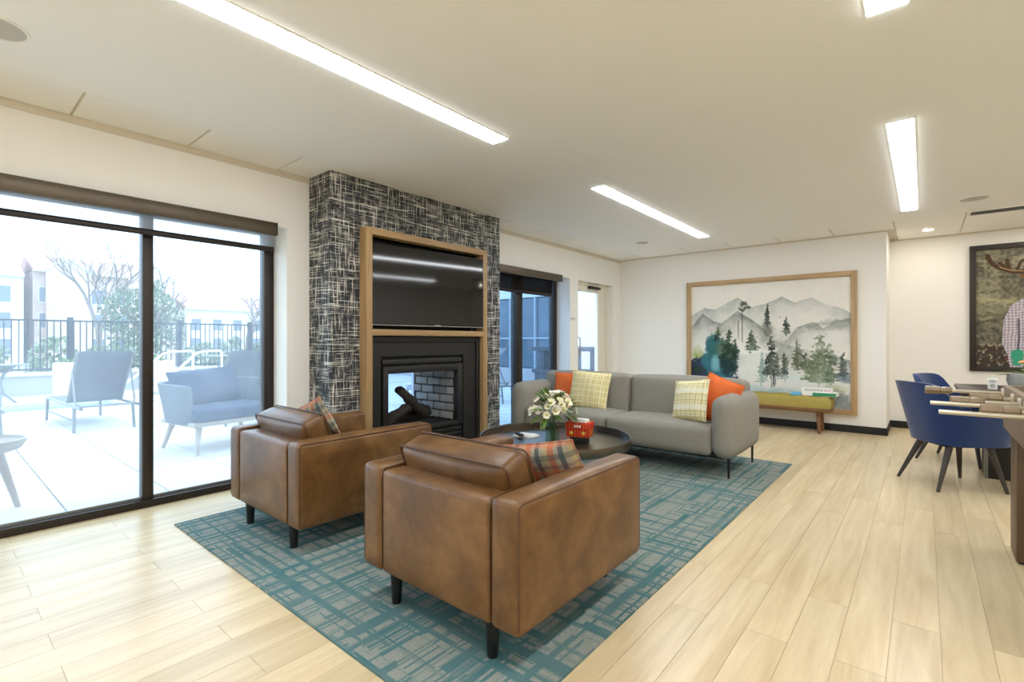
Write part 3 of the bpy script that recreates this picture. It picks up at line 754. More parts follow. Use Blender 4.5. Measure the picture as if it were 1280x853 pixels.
# ================================================================== ARMCHAIRS
def make_armchair(label):
    t = thing('leather_armchair', label, 'armchair', (0, 0, 0), 0, 'tan leather armchairs')
    W, D = .495, .50; zb, zt = .155, .655
    for s in (-1, 1):
        a = part('arm', 'leather', t, lambda b: soft(b, min(s * (W - .145), s * W), max(s * (W - .145), s * W), -D, D, zb, zt, .024, (.006, .002, .012), (6, 14, 10)))
        e = s * (W - .006)
        pts = [(e, -D + .008, zb + .03), (e, -D + .008, zt - .03), (e, -D + .016, zt - .012), (e, -D + .035, zt - .006), (e, D - .035, zt - .006), (e, D - .016, zt - .012), (e, D - .008, zt - .03), (e, D - .008, zb + .03)]
        part('piping', 'pipe', a, lambda b: tube(b, pts, .0055, 6))
        e2 = s * (W - .148)
        part('seam', 'pipe', a, lambda b: tube(b, [(e2, -D + .006, zb + .03), (e2, -D + .002, zt - .05), (e2, -D + .02, zt - .01), (e2, -D + .16, zt - .003)], .0035, 6))
    part('back_panel', 'leather', t, lambda b: soft(b, -W + .148, W - .148, -D + .002, -D + .15, zb, zt - .014, .022, (0, .004, .008), (14, 6, 10)))
    part('seat_frame', 'leather', t, lambda b: soft(b, -W + .148, W - .148, -D + .14, D - .01, zb, .31, .02, (0, 0, 0), (8, 8, 6)))
    sc_ = part('seat_cushion', 'leather', t, lambda b: soft(b, -W + .15, W - .15, -D + .16, D + .005, .312, .47, .045, (0, .01, .02), (12, 12, 8)))
    # loose back cushion, leaning over the back panel
    mt = Matrix.Translation((0, -.272, .612)) @ Matrix.Rotation(R(20), 4, 'X')
    hw, hh, ht = .345, .165, .082
    bc = part('back_cushion', 'leather', t, lambda b: soft(b, -hw, hw, -ht, ht, -hh, hh, .04, (0, .03, .012), (14, 8, 12), mtx=mt))
    def loop(yy):
        r = .03; p = []
        for cx_, cz_, a0 in ((hw - r, hh - r, 0), (-hw + r, hh - r, 90), (-hw + r, -hh + r, 180), (hw - r, -hh + r, 270)):
            for k in range(5):
                a = R(a0 + 90 * k / 4); p.append(mt @ Vector((cx_ + r * math.cos(a), yy, cz_ + r * math.sin(a))))
        return p
    for yy in (-ht + .012, ht - .012): part('piping', 'pipe', bc, lambda b: tube(b, loop(yy), .0055, 6, closed=True))
    for sx in (-1, 1):
        for sy in (-1, 1): part('leg', 'legblack', t, lambda b: cyl(b, (sx * (W - .185), sy * (D - .062), zb + .01), (sx * (W - .185), sy * (D - .062), 0), .031, .022, 16))
    return t
ac = make_armchair('tan leather armchair in the foreground with black legs')
ac.location = (-1.625, 1.885, RZ)
ac2 = copy_tree(ac); ac2.location = (-3.24, 1.87, RZ); ac2['label'] = 'tan leather armchair by the patio window, left of the foreground one'
def pillow(label, m_, w_, h_, t_, loc, rot, group=None, pinch=.05):
    bm = B(); pillow_mesh(bm, w_, h_, t_, 18, pinch)
    o = finish('throw_pillow', bm, m_, ang=80); o.rotation_mode = 'XYZ'
    o.location = loc; o.matrix_world = Matrix.Translation(loc) @ rot
    tag(o, label, 'pillow', group); 
    # hem along the edge
    n = 24; pts = []
    for k in range(4):
        for i in range(n // 4):
            s = -1 + 2 * i / (n // 4)
            u, v = [(s, -1), (1, s), (-s, 1), (-1, -s)][k]
            pts.append((w_ / 2 * u * (1 - pinch * (1 - v * v)), h_ / 2 * v * (1 - pinch * (1 - u * u)), 0))
    part('hem', m_, o, lambda b: tube(b, pts, .004, 6, closed=True)); return o
def lean(face_deg, tilt, roll=0):
    """face normal towards heading face_deg in plan, tipped back by tilt"""
    return Matrix.Rotation(R(face_deg + 90), 4, 'Z') @ Matrix.Rotation(R(90 - tilt), 4, 'X') @ Matrix.Rotation(R(roll), 4, 'Z')
pillow('soft tartan lumbar pillow on the foreground armchair', 'tartan', .52, .27, .12, (-1.47, 2.00, .635), lean(90, 26, -13), 'tartan pillows')
pillow('soft tartan lumbar pillow on the armchair by the window', 'tartan', .46, .30, .12, (-3.46, 1.87, .67), lean(90, 22, -19), 'tartan pillows')

# ================================================================== SOFA
so = thing('grey_sofa', 'long grey upholstered sofa with rounded arms on thin black legs', 'sofa', (-2.6, 5.08, RZ))
z0 = .175
part('base', 'blackmetal', so, lambda b: soft(b, -1.2, 1.2, -.40, .38, z0 - .01, z0 + .03, .01, n=(4, 4, 3)))
for s in (-1, 1):
    part('seat_cushion', 'sofa', so, lambda b: soft(b, min(s * .004, s * 1.10), max(s * .004, s * 1.10), -.465, .30, z0 + .01, .455, .06, (0, .012, .022), (16, 12, 10)))
    part('backrest', 'sofa', so, lambda b: soft(b, min(s * .004, s * 1.22), max(s * .004, s * 1.22), .08, .42, .30, .86, .065, (0, .03, .02), (16, 10, 14), mtx=Matrix.Translation((0, .0, .0)) @ Matrix.Translation((0, .25, .3)) @ Matrix.Rotation(R(-6), 4, 'X') @ Matrix.Translation((0, -.25, -.3))))
    part('arm', 'sofa', so, lambda b: soft(b, min(s * 1.09, s * 1.315), max(s * 1.09, s * 1.315), -.48, .44, z0, .745, .105, (.012, .012, .01), (10, 16, 14)))
    for sy in (-1, 1): part('leg', 'blackmetal', so, lambda b: cyl(b, (s * 1.24, sy * .40, z0 + .01), (s * 1.24, sy * .40, 0), .012, .010, 12))
SP = 'pillows on the grey sofa'
pillow('yellow plaid pillow on the window end of the sofa', 'yellow', .50, .46, .15, (-3.05, 5.06, .675), lean(-84, 16, -3), SP)
pillow('orange pillow half hidden behind the yellow plaid one near the window', 'orange', .46, .42, .14, (-3.37, 5.17, .665), lean(-78, 16, 2), SP)
pillow('pale yellow plaid pillow leaning on the orange one at the right arm', 'yellowpale', .42, .42, .14, (-1.80, 4.93, .665), lean(-112, 16, 7), SP)
pillow('orange pillow standing against the right arm of the sofa', 'orange', .48, .46, .15, (-1.58, 5.06, .675), lean(-116, 18, -14), SP)

# ================================================================== COFFEE TABLE
TC = (-2.50, 3.56); TR = .655; TZ = .37 + RZ
ct = thing('coffee_table', 'round blackened metal tray coffee table between the armchairs and sofa', 'coffee table', (*TC, RZ))
part('tray_top', 'table_metal', ct, lambda b: lathe(b, [(0, .362), (TR, .362), (TR, .37), (0, .37)], 72))
part('rim', 'table_metal', ct, lambda b: lathe(b, [(TR - .006, .362), (TR, .356), (TR + .004, .362), (TR + .004, .425), (TR, .428), (TR - .006, .425), (TR - .006, .362)], 72))
for k in range(4):
    a = R(45 + 90 * k); part('leg', 'table_metal', ct, lambda b: cyl(b, (.5 * math.cos(a), .5 * math.sin(a), 0), (.5 * math.cos(a), .5 * math.sin(a), .362), .016, .016, 12))
part('lower_ring', 'table_metal', ct, lambda b: tube(b, [(.5 * math.cos(2 * PI * k / 48), .5 * math.sin(2 * PI * k / 48), .02) for k in range(48)], .012, 8, closed=True))
# vase of flowers
vz = thing('flower_vase', 'clear glass vase of cream and white flowers on the coffee table', 'vase', (-2.45, 3.46, TZ))
part('glass', 'glass', vz, lambda b: lathe(b, [(0, 0), (.058, 0), (.062, .006), (.062, .235), (.058, .235), (.058, .014), (0, .014)], 40))
part('water', 'water', vz, lambda b: lathe(b, [(0, .015), (.057, .015), (.057, .16), (0, .16)], 32))
def flower_mesh(m_, npet=6, L=.034, open_=.6):
    bm = B()
    for k in range(npet):
        a = 2 * PI * k / npet; d = Vector((math.cos(a), math.sin(a), 0)); s = Vector((-math.sin(a), math.cos(a), 0)); rows = []
        for i in range(5):
            f = i / 4; wd = .012 * math.sin(PI * (.12 + .80 * f)) * (L / .034); rr = L * f * (.35 + .65 * open_) * (1 if f < .9 else .98); z = L * (.75 * f - .35 * open_ * f * f)
            rows.append([bm.verts.new(d * rr + s * wd * q + Vector((0, 0, z + .004 * abs(q)))) for q in (-1, 0, 1)])
        for p, q in zip(rows, rows[1:]):
            for j in range(2): bm.faces.new((p[j], p[j + 1], q[j + 1], q[j]))
    for f in bm.faces: f.material_index = 0
    n0 = len(bm.faces)
    lathe(bm, [(0, .0), (.006, .004), (.006, .014), (0, .018)], 8)
    bm.faces.ensure_lookup_table()
    for f in bm.faces[n0:]: f.material_index = 1
    me = bpy.data.meshes.new('flower'); bm.to_mesh(me); bm.free(); me.materials.append(M[m_]); me.materials.append(M['stamen'])
    me.polygons.foreach_set('use_smooth', [True] * len(me.polygons)); return me
def leaf_mesh(L, wd, m_, curl=.3, n=6):
    bm = B(); rows = []
    for i in range(n + 1):
        f = i / n; ww = wd / 2 * math.sin(PI * min(1, .06 + .94 * f)) ** .8; z = -curl * L * f * f
        rows.append([bm.verts.new((q * ww, L * f, z + abs(q) * ww * .35)) for q in (-1, 0, 1)])
    for p, q in zip(rows, rows[1:]):
        for j in range(2): bm.faces.new((p[j], p[j + 1], q[j + 1], q[j]))
    me = bpy.data.meshes.new('leaf'); bm.to_mesh(me); bm.free(); me.materials.append(M[m_]); me.polygons.foreach_set('use_smooth', [True] * len(me.polygons)); return me
FM = [flower_mesh('petal', 6, .040, .6), flower_mesh('petalw', 6, .044, .45), flower_mesh('petalp', 6, .038, .55), flower_mesh('petal', 8, .032, .85)]
LM = [leaf_mesh(.125, .034, 'leaf', .3), leaf_mesh(.10, .03, 'leaf', .15)]
rd = random.Random(3)
def aim(d): return Vector(d).normalized().to_track_quat('Z', 'Y').to_euler()
for k in range(66):
    a = rd.uniform(0, 2 * PI); el = rd.uniform(-.12, 1.0) ; rr = rd.uniform(.78, 1.05)
    d = Vector((math.cos(a) * math.cos(el * 1.45), math.sin(a) * math.cos(el * 1.45), math.sin(el * 1.45)))
    p = Vector((0, 0, .285)) + Vector((d.x * .18, d.y * .18, d.z * .14)) * rr
    if p.z < .285 and rd.random() < .3: p.z += .03
    obj_from('flower', FM[k % 4], vz, p, aim(d + Vector((0, 0, .25))), (1.2, 1.2, 1.2) if k % 3 else (1.5, 1.5, 1.4))
    if k % 4 == 0:
        pts = [Vector((rd.uniform(-.035, .035), rd.uniform(-.035, .035), .02)), Vector((d.x * .03, d.y * .03, .2)), p]
        part('stem', 'stem', vz, lambda b: tube(b, [pts[0], pts[0].lerp(pts[1], .5), pts[1], pts[1].lerp(p, .5), p], .0022, 5))
for k in range(80):
    a = rd.uniform(0, 2 * PI); el = rd.uniform(-.45, 1.4)
    d = Vector((math.cos(a) * math.cos(el), math.sin(a) * math.cos(el), math.sin(el)))
    p = Vector((0, 0, .275)) + Vector((d.x * .14, d.y * .14, d.z * .11))
    q = (d.to_track_quat('Y', 'Z')).to_euler(); obj_from('leaf', LM[k % 2], vz, p, q)
for k, (a, L) in enumerate(((R(55), .26), (R(30), .24), (R(75), .22), (R(-150), .2), (R(100), .25))):
    bm = B(); d = Vector((math.cos(a), math.sin(a), 0)); rows = []
    for i in range(10):
        f = i / 9; wd = .006 * math.sin(PI * (.1 + .88 * f)); c = Vector((0, 0, .24)) + d * L * f + Vector((0, 0, .10 * math.sin(PI * f * .75)))
        s = d.cross(Vector((0, 0, 1))); rows.append([bm.verts.new(c - s * wd), bm.verts.new(c + s * wd)])
    for p, q in zip(rows, rows[1:]): bm.faces.new((p[0], p[1], q[1], q[0]))
    finish('grass_blade', bm, 'leaf', vz)
# small things on the coffee table
o = finish('black_box', (lambda b: (box(b, -.075, .075, -.055, .055, 0, .055, bev=.004), b)[1])(B()), 'blackplastic'); o.location = (-2.30, 3.66, TZ); o.rotation_euler = (0, 0, R(20))
tag(o, 'plain black box under the red printed box on the coffee table', 'box')
rb = thing('gift_box', 'red printed card box with lid on the coffee table', 'box', (-2.30, 3.66, TZ + .055), R(18))
boxpart('body', 'red', rb, -.10, .10, -.075, .075, 0, .095, bev=.003); boxpart('lid', 'red', rb, -.108, .108, -.083, .083, .07, .122, bev=.003)
for sx in (-.055, .05): 
    part('printed_flower', 'goldprint', rb, lambda b: prism(b, [(sx + .02 * (1 if i % 2 else .55) * math.cos(2 * PI * i / 12), .037 + .02 * (1 if i % 2 else .55) * math.sin(2 * PI * i / 12)) for i in range(12)], -.0765, -.075, 'y'))
for k in range(3): part('printed_letter_block', 'white', rb, lambda b: box(b, -.03 + k * .022, -.03 + k * .022 + .015, -.0842, -.083, .085, .105))
pk = thing('card_pack', 'small white pack lying on top of the red box', 'card pack', (-2.29, 3.665, TZ + .177), R(8))
boxpart('lower_pack', 'white', pk, -.065, .065, -.045, .045, 0, .014, bev=.002); boxpart('upper_pack', 'white', pk, -.05, .06, -.04, .04, .0142, .028, bev=.002)
nb = thing('napkin_stack', 'white scalloped napkins lying on the coffee table', 'napkins', (-2.83, 3.58, TZ), R(10))
part('napkin', 'white', nb, lambda b: prism(b, [((.115 + .006 * math.cos(10 * a)) * math.copysign(abs(math.cos(a)) ** .5, math.cos(a)), (.08 + .006 * math.cos(10 * a)) * math.copysign(abs(math.sin(a)) ** .5, math.sin(a))) for a in [2 * PI * i / 60 for i in range(60)]], 0, .008))
part('napkin', 'white', nb, lambda b: prism(b, [((.105 + .006 * math.cos(10 * a)) * math.copysign(abs(math.cos(a)) ** .5, math.cos(a)), (.072 + .006 * math.cos(10 * a)) * math.copysign(abs(math.sin(a)) ** .5, math.sin(a))) for a in [2 * PI * i / 60 for i in range(60)]], .0082, .016))
rc = thing('remote_control', 'black remote control lying on the white napkins', 'remote', (-2.85, 3.50, TZ + .0162), R(-28))
part('casing', 'blackplastic', rc, lambda b: soft(b, -.07, .07, -.021, .021, 0, .02, .009, n=(8, 6, 5)))
for k in range(5): part('button', 'ash', rc, lambda b: cyl(b, (-.05 + k * .022, 0, .0195), (-.05 + k * .022, 0, .0215), .005, .005, 10))

# ================================================================== BENCH AND BOOKS
bn = thing('upholstered_bench', 'olive tufted bench on tapered walnut legs below the mountain painting', 'bench', (-1.75, 7.96, 0))
def bench_top(b):
    nx, ny = 44, 12; x0, x1, y0, y1 = -.80, .80, -.20, .17
    top = {}
    for i in range(nx + 1):
        for j in range(ny + 1):
            u = i / nx; v = j / ny; ex = min(u, 1 - u) * (x1 - x0); ey = min(v, 1 - v) * (y1 - y0)
            e = min(1, (ex / .05)) ** .5 * min(1, (ey / .05)) ** .5
            z = .44 + .065 * e
            for tx_ in np.linspace(-.6, .6, 5):
                for ty_ in (-.08, .06): z -= .022 * math.exp(-(((x0 + u * (x1 - x0)) - tx_) ** 2 + ((y0 + v * (y1 - y0)) - ty_) ** 2) / .0035)
            top[i, j] = b.verts.new((x0 + u * (x1 - x0), y0 + v * (y1 - y0), z))
    for i in range(nx):
        for j in range(ny): b.faces.new((top[i, j], top[i + 1, j], top[i + 1, j + 1], top[i, j + 1]))
    edge = [top[i, 0] for i in range(nx + 1)] + [top[nx, j] for j in range(1, ny + 1)] + [top[i, ny] for i in range(nx - 1, -1, -1)] + [top[0, j] for j in range(ny - 1, 0, -1)]
    low = [b.verts.new((v.co.x * .985, v.co.y * .97, .345)) for v in edge]
    for k in range(len(edge)):
        j = (k + 1) % len(edge); b.faces.new((edge[k], edge[j], low[j], low[k]))
    b.faces.new(low)
bc = part('cushion', 'olive', bn, bench_top, ang=70)
for tx_ in np.linspace(-.6, .6, 5):
    for ty_ in (-.08, .06): part('button', 'olive', bc, lambda b: lathe(b, [(0, .486), (.008, .485), (.011, .481)], 12, (tx_, ty_, 0)))
part('rail_frame', 'walnut', bn, lambda b: box(b, -.79, .79, -.195, .165, .30, .345, bev=.01))
for sx in (-1, 1):
    for sy, yy in ((-1, -.13), (1, .10)): part('leg', 'walnut', bn, lambda b: cyl(b, (sx * .64, yy, .30), (sx * .66, yy + sy * .03, 0), .030, .020, 14))
def book(label, cover, loc, rz, L, Wd, Hh, page='white'):
    t = thing('book', label, 'book', loc, rz, 'books on the bench')
    part('cover', cover, t, lambda b: [box(b, -L / 2, L / 2, -Wd / 2, Wd / 2, 0, .003), box(b, -L / 2, L / 2, -Wd / 2, Wd / 2, Hh - .003, Hh), box(b, -L / 2, L / 2, -Wd / 2, -Wd / 2 + .004, .003, Hh - .003)], smooth=False)
    part('pages', page, t, lambda b: box(b, -L / 2 + .005, L / 2 - .005, -Wd / 2 + .004, Wd / 2 - .006, .003, Hh - .003), smooth=False); return t
BT = .506
b1 = book('green and white book at the bottom of the bench stack', 'white', (-1.10, 7.97, BT), R(-3), .40, .26, .05)
boxpart('green_label', 'green', b1, -.07, .202, -.1315, -.1302, .004, .046)
b2 = book('white book with printed spine on top of the stack on the bench', 'white', (-1.14, 7.985, BT + .05), R(2), .36, .25, .055)
fx = Matrix.Translation((-.03, -.1262, .027)) @ Matrix.Rotation(R(90), 4, 'X')
text_mesh('spine_title', 'ELEGANCE', .044, 'ink', b2, fx)
text_mesh('spine_author', 'ARTS', .034, 'redink', b2, Matrix.Translation((.125, -.1262, .027)) @ Matrix.Rotation(R(90), 4, 'X'))
b3 = book('small sky blue book beside the book stack on the bench', 'blue', (-1.39, 7.90, BT), R(10), .12, .17, .036)

# ================================================================== PAINTINGS (flat prints)
def fnoise(h, w_, cells, seed, octs=4, pers=.55):
    rg = np.random.RandomState(seed); out = np.zeros((h, w_)); amp = 1; tot = 0
    for o_ in range(octs):
        ch = max(2, int(cells * 2 ** o_ * h / max(h, w_))) + 2; cw = max(2, int(cells * 2 ** o_ * w_ / max(h, w_))) + 2
        gr = rg.rand(ch, cw); yy = np.linspace(0, ch - 1.001, h); xx = np.linspace(0, cw - 1.001, w_)
        yi = yy.astype(int); xi = xx.astype(int); fy = (yy - yi)[:, None]; fx_ = (xx - xi)[None]
        fy = fy * fy * (3 - 2 * fy); fx_ = fx_ * fx_ * (3 - 2 * fx_)
        a = gr[yi][:, xi]; b = gr[yi][:, xi + 1]; c = gr[yi + 1][:, xi]; d = gr[yi + 1][:, xi + 1]
        out += amp * ((a * (1 - fx_) + b * fx_) * (1 - fy) + (c * (1 - fx_) + d * fx_) * fy); tot += amp; amp *= pers
    return out / tot
def lin(c): return np.array(srgb(*c)[:3])
class Canvas:
    def __init__(s, w_, h_, c):
        s.w, s.h = w_, h_; s.a = np.zeros((h_, w_, 3)); s.a[:] = np.array(c) / 255.
        s.V, s.U = np.mgrid[0:h_, 0:w_]; s.U = (s.U + .5) / w_; s.V = (s.V + .5) / h_
        s.n1 = fnoise(h_, w_, 8, 1); s.n2 = fnoise(h_, w_, 24, 2); s.n3 = fnoise(h_, w_, 60, 3)
    def lay(s, mask, c):
        m_ = np.clip(mask, 0, 1)[..., None]; s.a = s.a * (1 - m_) + np.array(c) / 255. * m_
    def ridge(s, pts, c, op, fade, rough=.012):
        px = [p[0] for p in pts]; py = [p[1] for p in pts]
        top = np.interp(s.U[0], px, py)[None] + (s.n2 - .5) * rough * 2
        d = s.V - top
        s.lay((d > 0) * op * np.exp(-np.clip(d, 0, 9) / fade) * (.1 + 1.7 * s.n1 * (.5 + s.n2)), c)
        s.lay(np.exp(-(d / .005) ** 2) * op * .45 * (s.n2 > .42), [q * .7 for q in c])
    def conifer(s, x, y0, y1, hw, c, op=.95, tiers=7, seed=0, droop=.35):
        rg = np.random.RandomState(seed + int(x * 1e4)); f = (s.V - y0) / (y1 - y0); dx = np.abs(s.U - x + (s.n3 - .5) * hw * .9 + (s.n2 - .5) * hw * .5)
        ph = f * tiers + (s.n2 - .5) * 1.2; saw = ph - np.floor(ph)
        prof = hw * (f ** .8) * (.45 + .65 * saw) * (f < .93) + .004 * (f >= .93)
        m_ = (f > 0) & (f < 1.06) & (dx < prof + .002)
        s.lay(m_ * op * np.clip(.15 + 1.55 * s.n3, .3, 1) * np.clip(1.25 - .5 * f, .5, 1), c); s.lay(m_ * (s.n2 > .56) * (s.n3 > .5) * .45, [q + (235 - q) * .45 for q in c])
    def blob(s, x, y, rx, ry, c, op, soft_=1.0, rough=.5):
        d = ((s.U - x) / rx) ** 2 + ((s.V - y) / ry) ** 2; d = d + (s.n1 - .5) * rough * 2 + (s.n2 - .5) * rough * 1.6 + (s.n3 - .5) * rough * 1.2
        s.lay(np.clip((1 - d) / soft_, 0, 1) * op, c)
    def line(s, pts, wd, c, op=1.0):
        m_ = np.zeros_like(s.U)
        for (x0, y0), (x1, y1) in zip(pts, pts[1:]):
            vx, vy = (x1 - x0) * s.w, (y1 - y0) * s.h; L2 = vx * vx + vy * vy + 1e-9
            tt = np.clip(((s.U - x0) * s.w * vx + (s.V - y0) * s.h * vy) / L2, 0, 1)
            dd = np.hypot((s.U - x0) * s.w - tt * vx, (s.V - y0) * s.h - tt * vy) / s.w
            m_ = np.maximum(m_, np.clip((wd - dd) / (wd * .4 + 1e-6), 0, 1))
        s.lay(m_ * op, c)
    def mesh(s, name, W_, H_, m_, parent, mtx):
        a = np.clip(s.a, 0, 1); a = np.where(a <= .04045, a / 12.92, ((a + .055) / 1.055) ** 2.4)
        # cell grid with shared corners, colour on each corner
        nx, ny = s.w - 1, s.h - 1
        X, Zz = np.meshgrid(np.linspace(-W_ / 2, W_ / 2, s.w), np.linspace(H_ / 2, -H_ / 2, s.h))
        co = np.zeros((s.w * s.h, 3)); co[:, 0] = X.ravel(); co[:, 2] = Zz.ravel()
        idx = np.arange(s.w * s.h).reshape(s.h, s.w)
        q = np.stack([idx[:-1, :-1], idx[1:, :-1], idx[1:, 1:], idx[:-1, 1:]], -1).reshape(-1, 4)
        me = bpy.data.meshes.new(name); me.vertices.add(len(co)); me.vertices.foreach_set('co', co.ravel())
        me.loops.add(q.size); me.loops.foreach_set('vertex_index', q.ravel().astype(np.int32))
        me.polygons.add(len(q)); me.polygons.foreach_set('loop_start', np.arange(0, q.size, 4, dtype=np.int32)); me.update(calc_edges=True); me.validate()
        at_ = me.color_attributes.new('paint', 'FLOAT_COLOR', 'POINT'); rgba = np.ones((len(co), 4)); rgba[:, :3] = a.reshape(-1, 3); at_.data.foreach_set('color', rgba.ravel())
        me.materials.append(M[m_]); o = bpy.data.objects.new(name, me); COL.objects.link(o); o.parent = parent; o.matrix_local = mtx; return o
# --- watercolour of mountains and firs
PX0, PX1, PZ0, PZ1 = -3.035, -.70, .24, 2.23; FWd = .072
pc = ((PX0 + PX1) / 2, (PZ0 + PZ1) / 2); pw, ph_ = PX1 - PX0 - 2 * FWd, PZ1 - PZ0 - 2 * FWd
pn = thing('mountain_painting', 'large oak framed watercolour of misty mountains and fir trees', 'painting', (pc[0], YB, pc[1]))
hw_, hh_ = (PX1 - PX0) / 2, (PZ1 - PZ0) / 2
boxpart('frame_side', 'oak_z', pn, -hw_, -hw_ + FWd, -.06, 0, -hh_, hh_, bev=.003); boxpart('frame_side', 'oak_z', pn, hw_ - FWd, hw_, -.06, 0, -hh_, hh_, bev=.003)
boxpart('frame_side', 'oak_x', pn, -hw_ + FWd, hw_ - FWd, -.06, 0, hh_ - FWd, hh_, bev=.003); boxpart('frame_side', 'oak_x', pn, -hw_ + FWd, hw_ - FWd, -.06, 0, -hh_, -hh_ + FWd, bev=.003)
C = Canvas(340, 284, (233, 230, 222))
def U(cx_, cy_):
    u = (cx_ - 62) / 855.; tp = 122 - 60 * u; bt = 716 + 64 * u; return (u, (cy_ - tp) / (bt - tp))
def rp(l): return [U(*p) for p in l]
C.ridge(rp([(55, 285), (150, 235), (210, 245), (345, 180), (420, 228), (500, 215), (585, 172), (650, 208), (735, 180), (800, 218), (880, 240), (925, 275)]), (150, 160, 156), .62, .10)
C.ridge(rp([(55, 350), (62, 340), (135, 265), (200, 305), (250, 318), (345, 252), (415, 292), (470, 330), (560, 420), (925, 520)]), (128, 134, 130), .75, .075)
C.ridge(rp([(55, 520), (560, 470), (660, 340), (700, 325), (745, 312), (790, 345), (850, 300), (925, 288)]), (146, 150, 146), .75, .08)
C.ridge(rp([(55, 400), (62, 390), (150, 330), (240, 420), (320, 470), (925, 640)]), (206, 212, 206), .5, .12)
C.blob(.22, .58, .30, .10, (236, 238, 232), .7); C.blob(.45, .72, .18, .2, (234, 238, 234), .75)
C.blob(.60, .46, .22, .10, (196, 198, 190), .6); C.blob(.52, .40, .06, .12, (120, 124, 118), .6, 1.4)
C.blob(.86, .46, .2, .06, (226, 228, 220), .6)
C.blob(.05, .60, .06, .09, (150, 164, 92), .8, .8)
# blue-green massif
C.blob(.12, .86, .21, .26, (44, 58, 84), .95, .25); C.blob(.19, .70, .12, .30, (58, 118, 132), .9, .35, .35); C.blob(.16, .55, .06, .12, (52, 104, 104), .9, .5)
C.blob(.18, .68, .045, .09, (140, 200, 208), .8, .9); C.blob(.24, .55, .08, .09, (92, 120, 84), .75, .7)
C.blob(.16, .90, .16, .13, (34, 36, 72), .9, .4); C.blob(.10, .82, .03, .03, (96, 96, 160), .6, .8); C.blob(.26, .92, .03, .03, (120, 130, 180), .6, .8); C.blob(.06, .78, .09, .08, (42, 62, 54), .8, .5)
C.blob(.27, .66, .07, .14, (38, 56, 56), .85, .5)
for (x_, a, b, hw2, c_, tr) in ((228, 332, 420, 30, (34, 50, 40), 5), (295, 345, 520, 52, (40, 62, 46), 7), (330, 400, 520, 34, (40, 60, 48), 6), (510, 208, 330, 20, (44, 50, 44), 8), (608, 278, 380, 26, (44, 60, 46), 6),
        (425, 345, 470, 48, (62, 78, 62), 5), (480, 470, 645, 34, (140, 166, 160), 8), (530, 378, 610, 48, (42, 54, 48), 9), (600, 470, 625, 30, (54, 66, 58), 8), (668, 395, 560, 40, (86, 96, 74), 7), (700, 470, 570, 40, (72, 84, 62), 5),
        (775, 372, 655, 98, (92, 108, 76), 9), (545, 560, 650, 12, (70, 80, 76), 4)):
    u, v0 = U(x_, a); _, v1 = U(x_, b); C.conifer(u, v0, v1, hw2 / 855., c_, .92, tr)
for (x_, a, b) in ((370, 205, 415), (348, 300, 400), (530, 600, 660)): C.line([U(x_, a), U(x_ + 2, b)], .003, (70, 74, 70), .9)
for (x_, y_, rr) in ((372, 212, .028), (352, 238, .02), (396, 232, .022), (372, 245, .02), (545, 258, .026), (565, 280, .018), (500, 262, .02)):
    u, v = U(x_, y_); C.blob(u, v, rr, rr * .8, (66, 74, 66), .8, .6, 1.8)
C.blob(.90, .86, .10, .07, (160, 164, 120), .6, .9); C.blob(.93, .95, .14, .10, (136, 148, 152), .85, .7); C.blob(.97, .76, .06, .05, (86, 110, 122), .7, .7)
C.blob(.60, .90, .14, .05, (150, 186, 186), .6, 1.0); C.blob(.40, .90, .12, .07, (190, 214, 218), .7, 1.0); C.blob(.66, .78, .08, .04, (214, 228, 226), .7, 1.0)
for (x_, y_, rx_, ry_, c_, op_) in ((300, 455, .05, .05, (46, 66, 48), .8), (330, 480, .04, .035, (40, 58, 52), .8), (250, 360, .05, .04, (126, 144, 84), .6), (610, 500, .06, .05, (104, 112, 84), .55), (720, 545, .05, .04, (92, 104, 76), .6),
        (830, 500, .035, .07, (70, 84, 66), .55), (690, 440, .12, .05, (214, 216, 208), .5), (600, 420, .09, .05, (150, 152, 146), .45), (505, 345, .045, .06, (92, 96, 90), .5), (745, 335, .05, .03, (120, 124, 120), .5), (860, 320, .09, .04, (142, 146, 142), .5), (90, 470, .04, .05, (140, 156, 84), .6), (140, 590, .09, .05, (58, 52, 96), .6)):
    u, v = U(x_, y_); C.blob(u, v, rx_, ry_, c_, op_, 1.0, 1.3)
for (x_, a, b, hw2, c_) in ((655, 470, 560, 22, (84, 92, 66)), (562, 480, 610, 24, (60, 70, 62)), (505, 500, 600, 26, (46, 56, 52)), (820, 520, 640, 36, (86, 104, 80)), (720, 500, 620, 34, (104, 118, 84)), (255, 395, 470, 26, (50, 70, 50)), (880, 470, 610, 34, (52, 64, 60))):
    u, v0 = U(x_, a); _, v1 = U(x_, b); C.conifer(u, v0, v1, hw2 / 855., c_, .8, 7)
C.a = np.clip(C.a + (C.n3[..., None] - .5) * .03 + (C.n1[..., None] - .5) * .03, 0, 1)
C.mesh('canvas_print', pw + .004, ph_ + .004, 'paint', pn, Matrix.Translation((0, -.030, 0)))
boxpart('backing_board', 'white', pn, -hw_ + FWd, hw_ - FWd, -.028, -.001, -hh_ + FWd, hh_ - FWd)
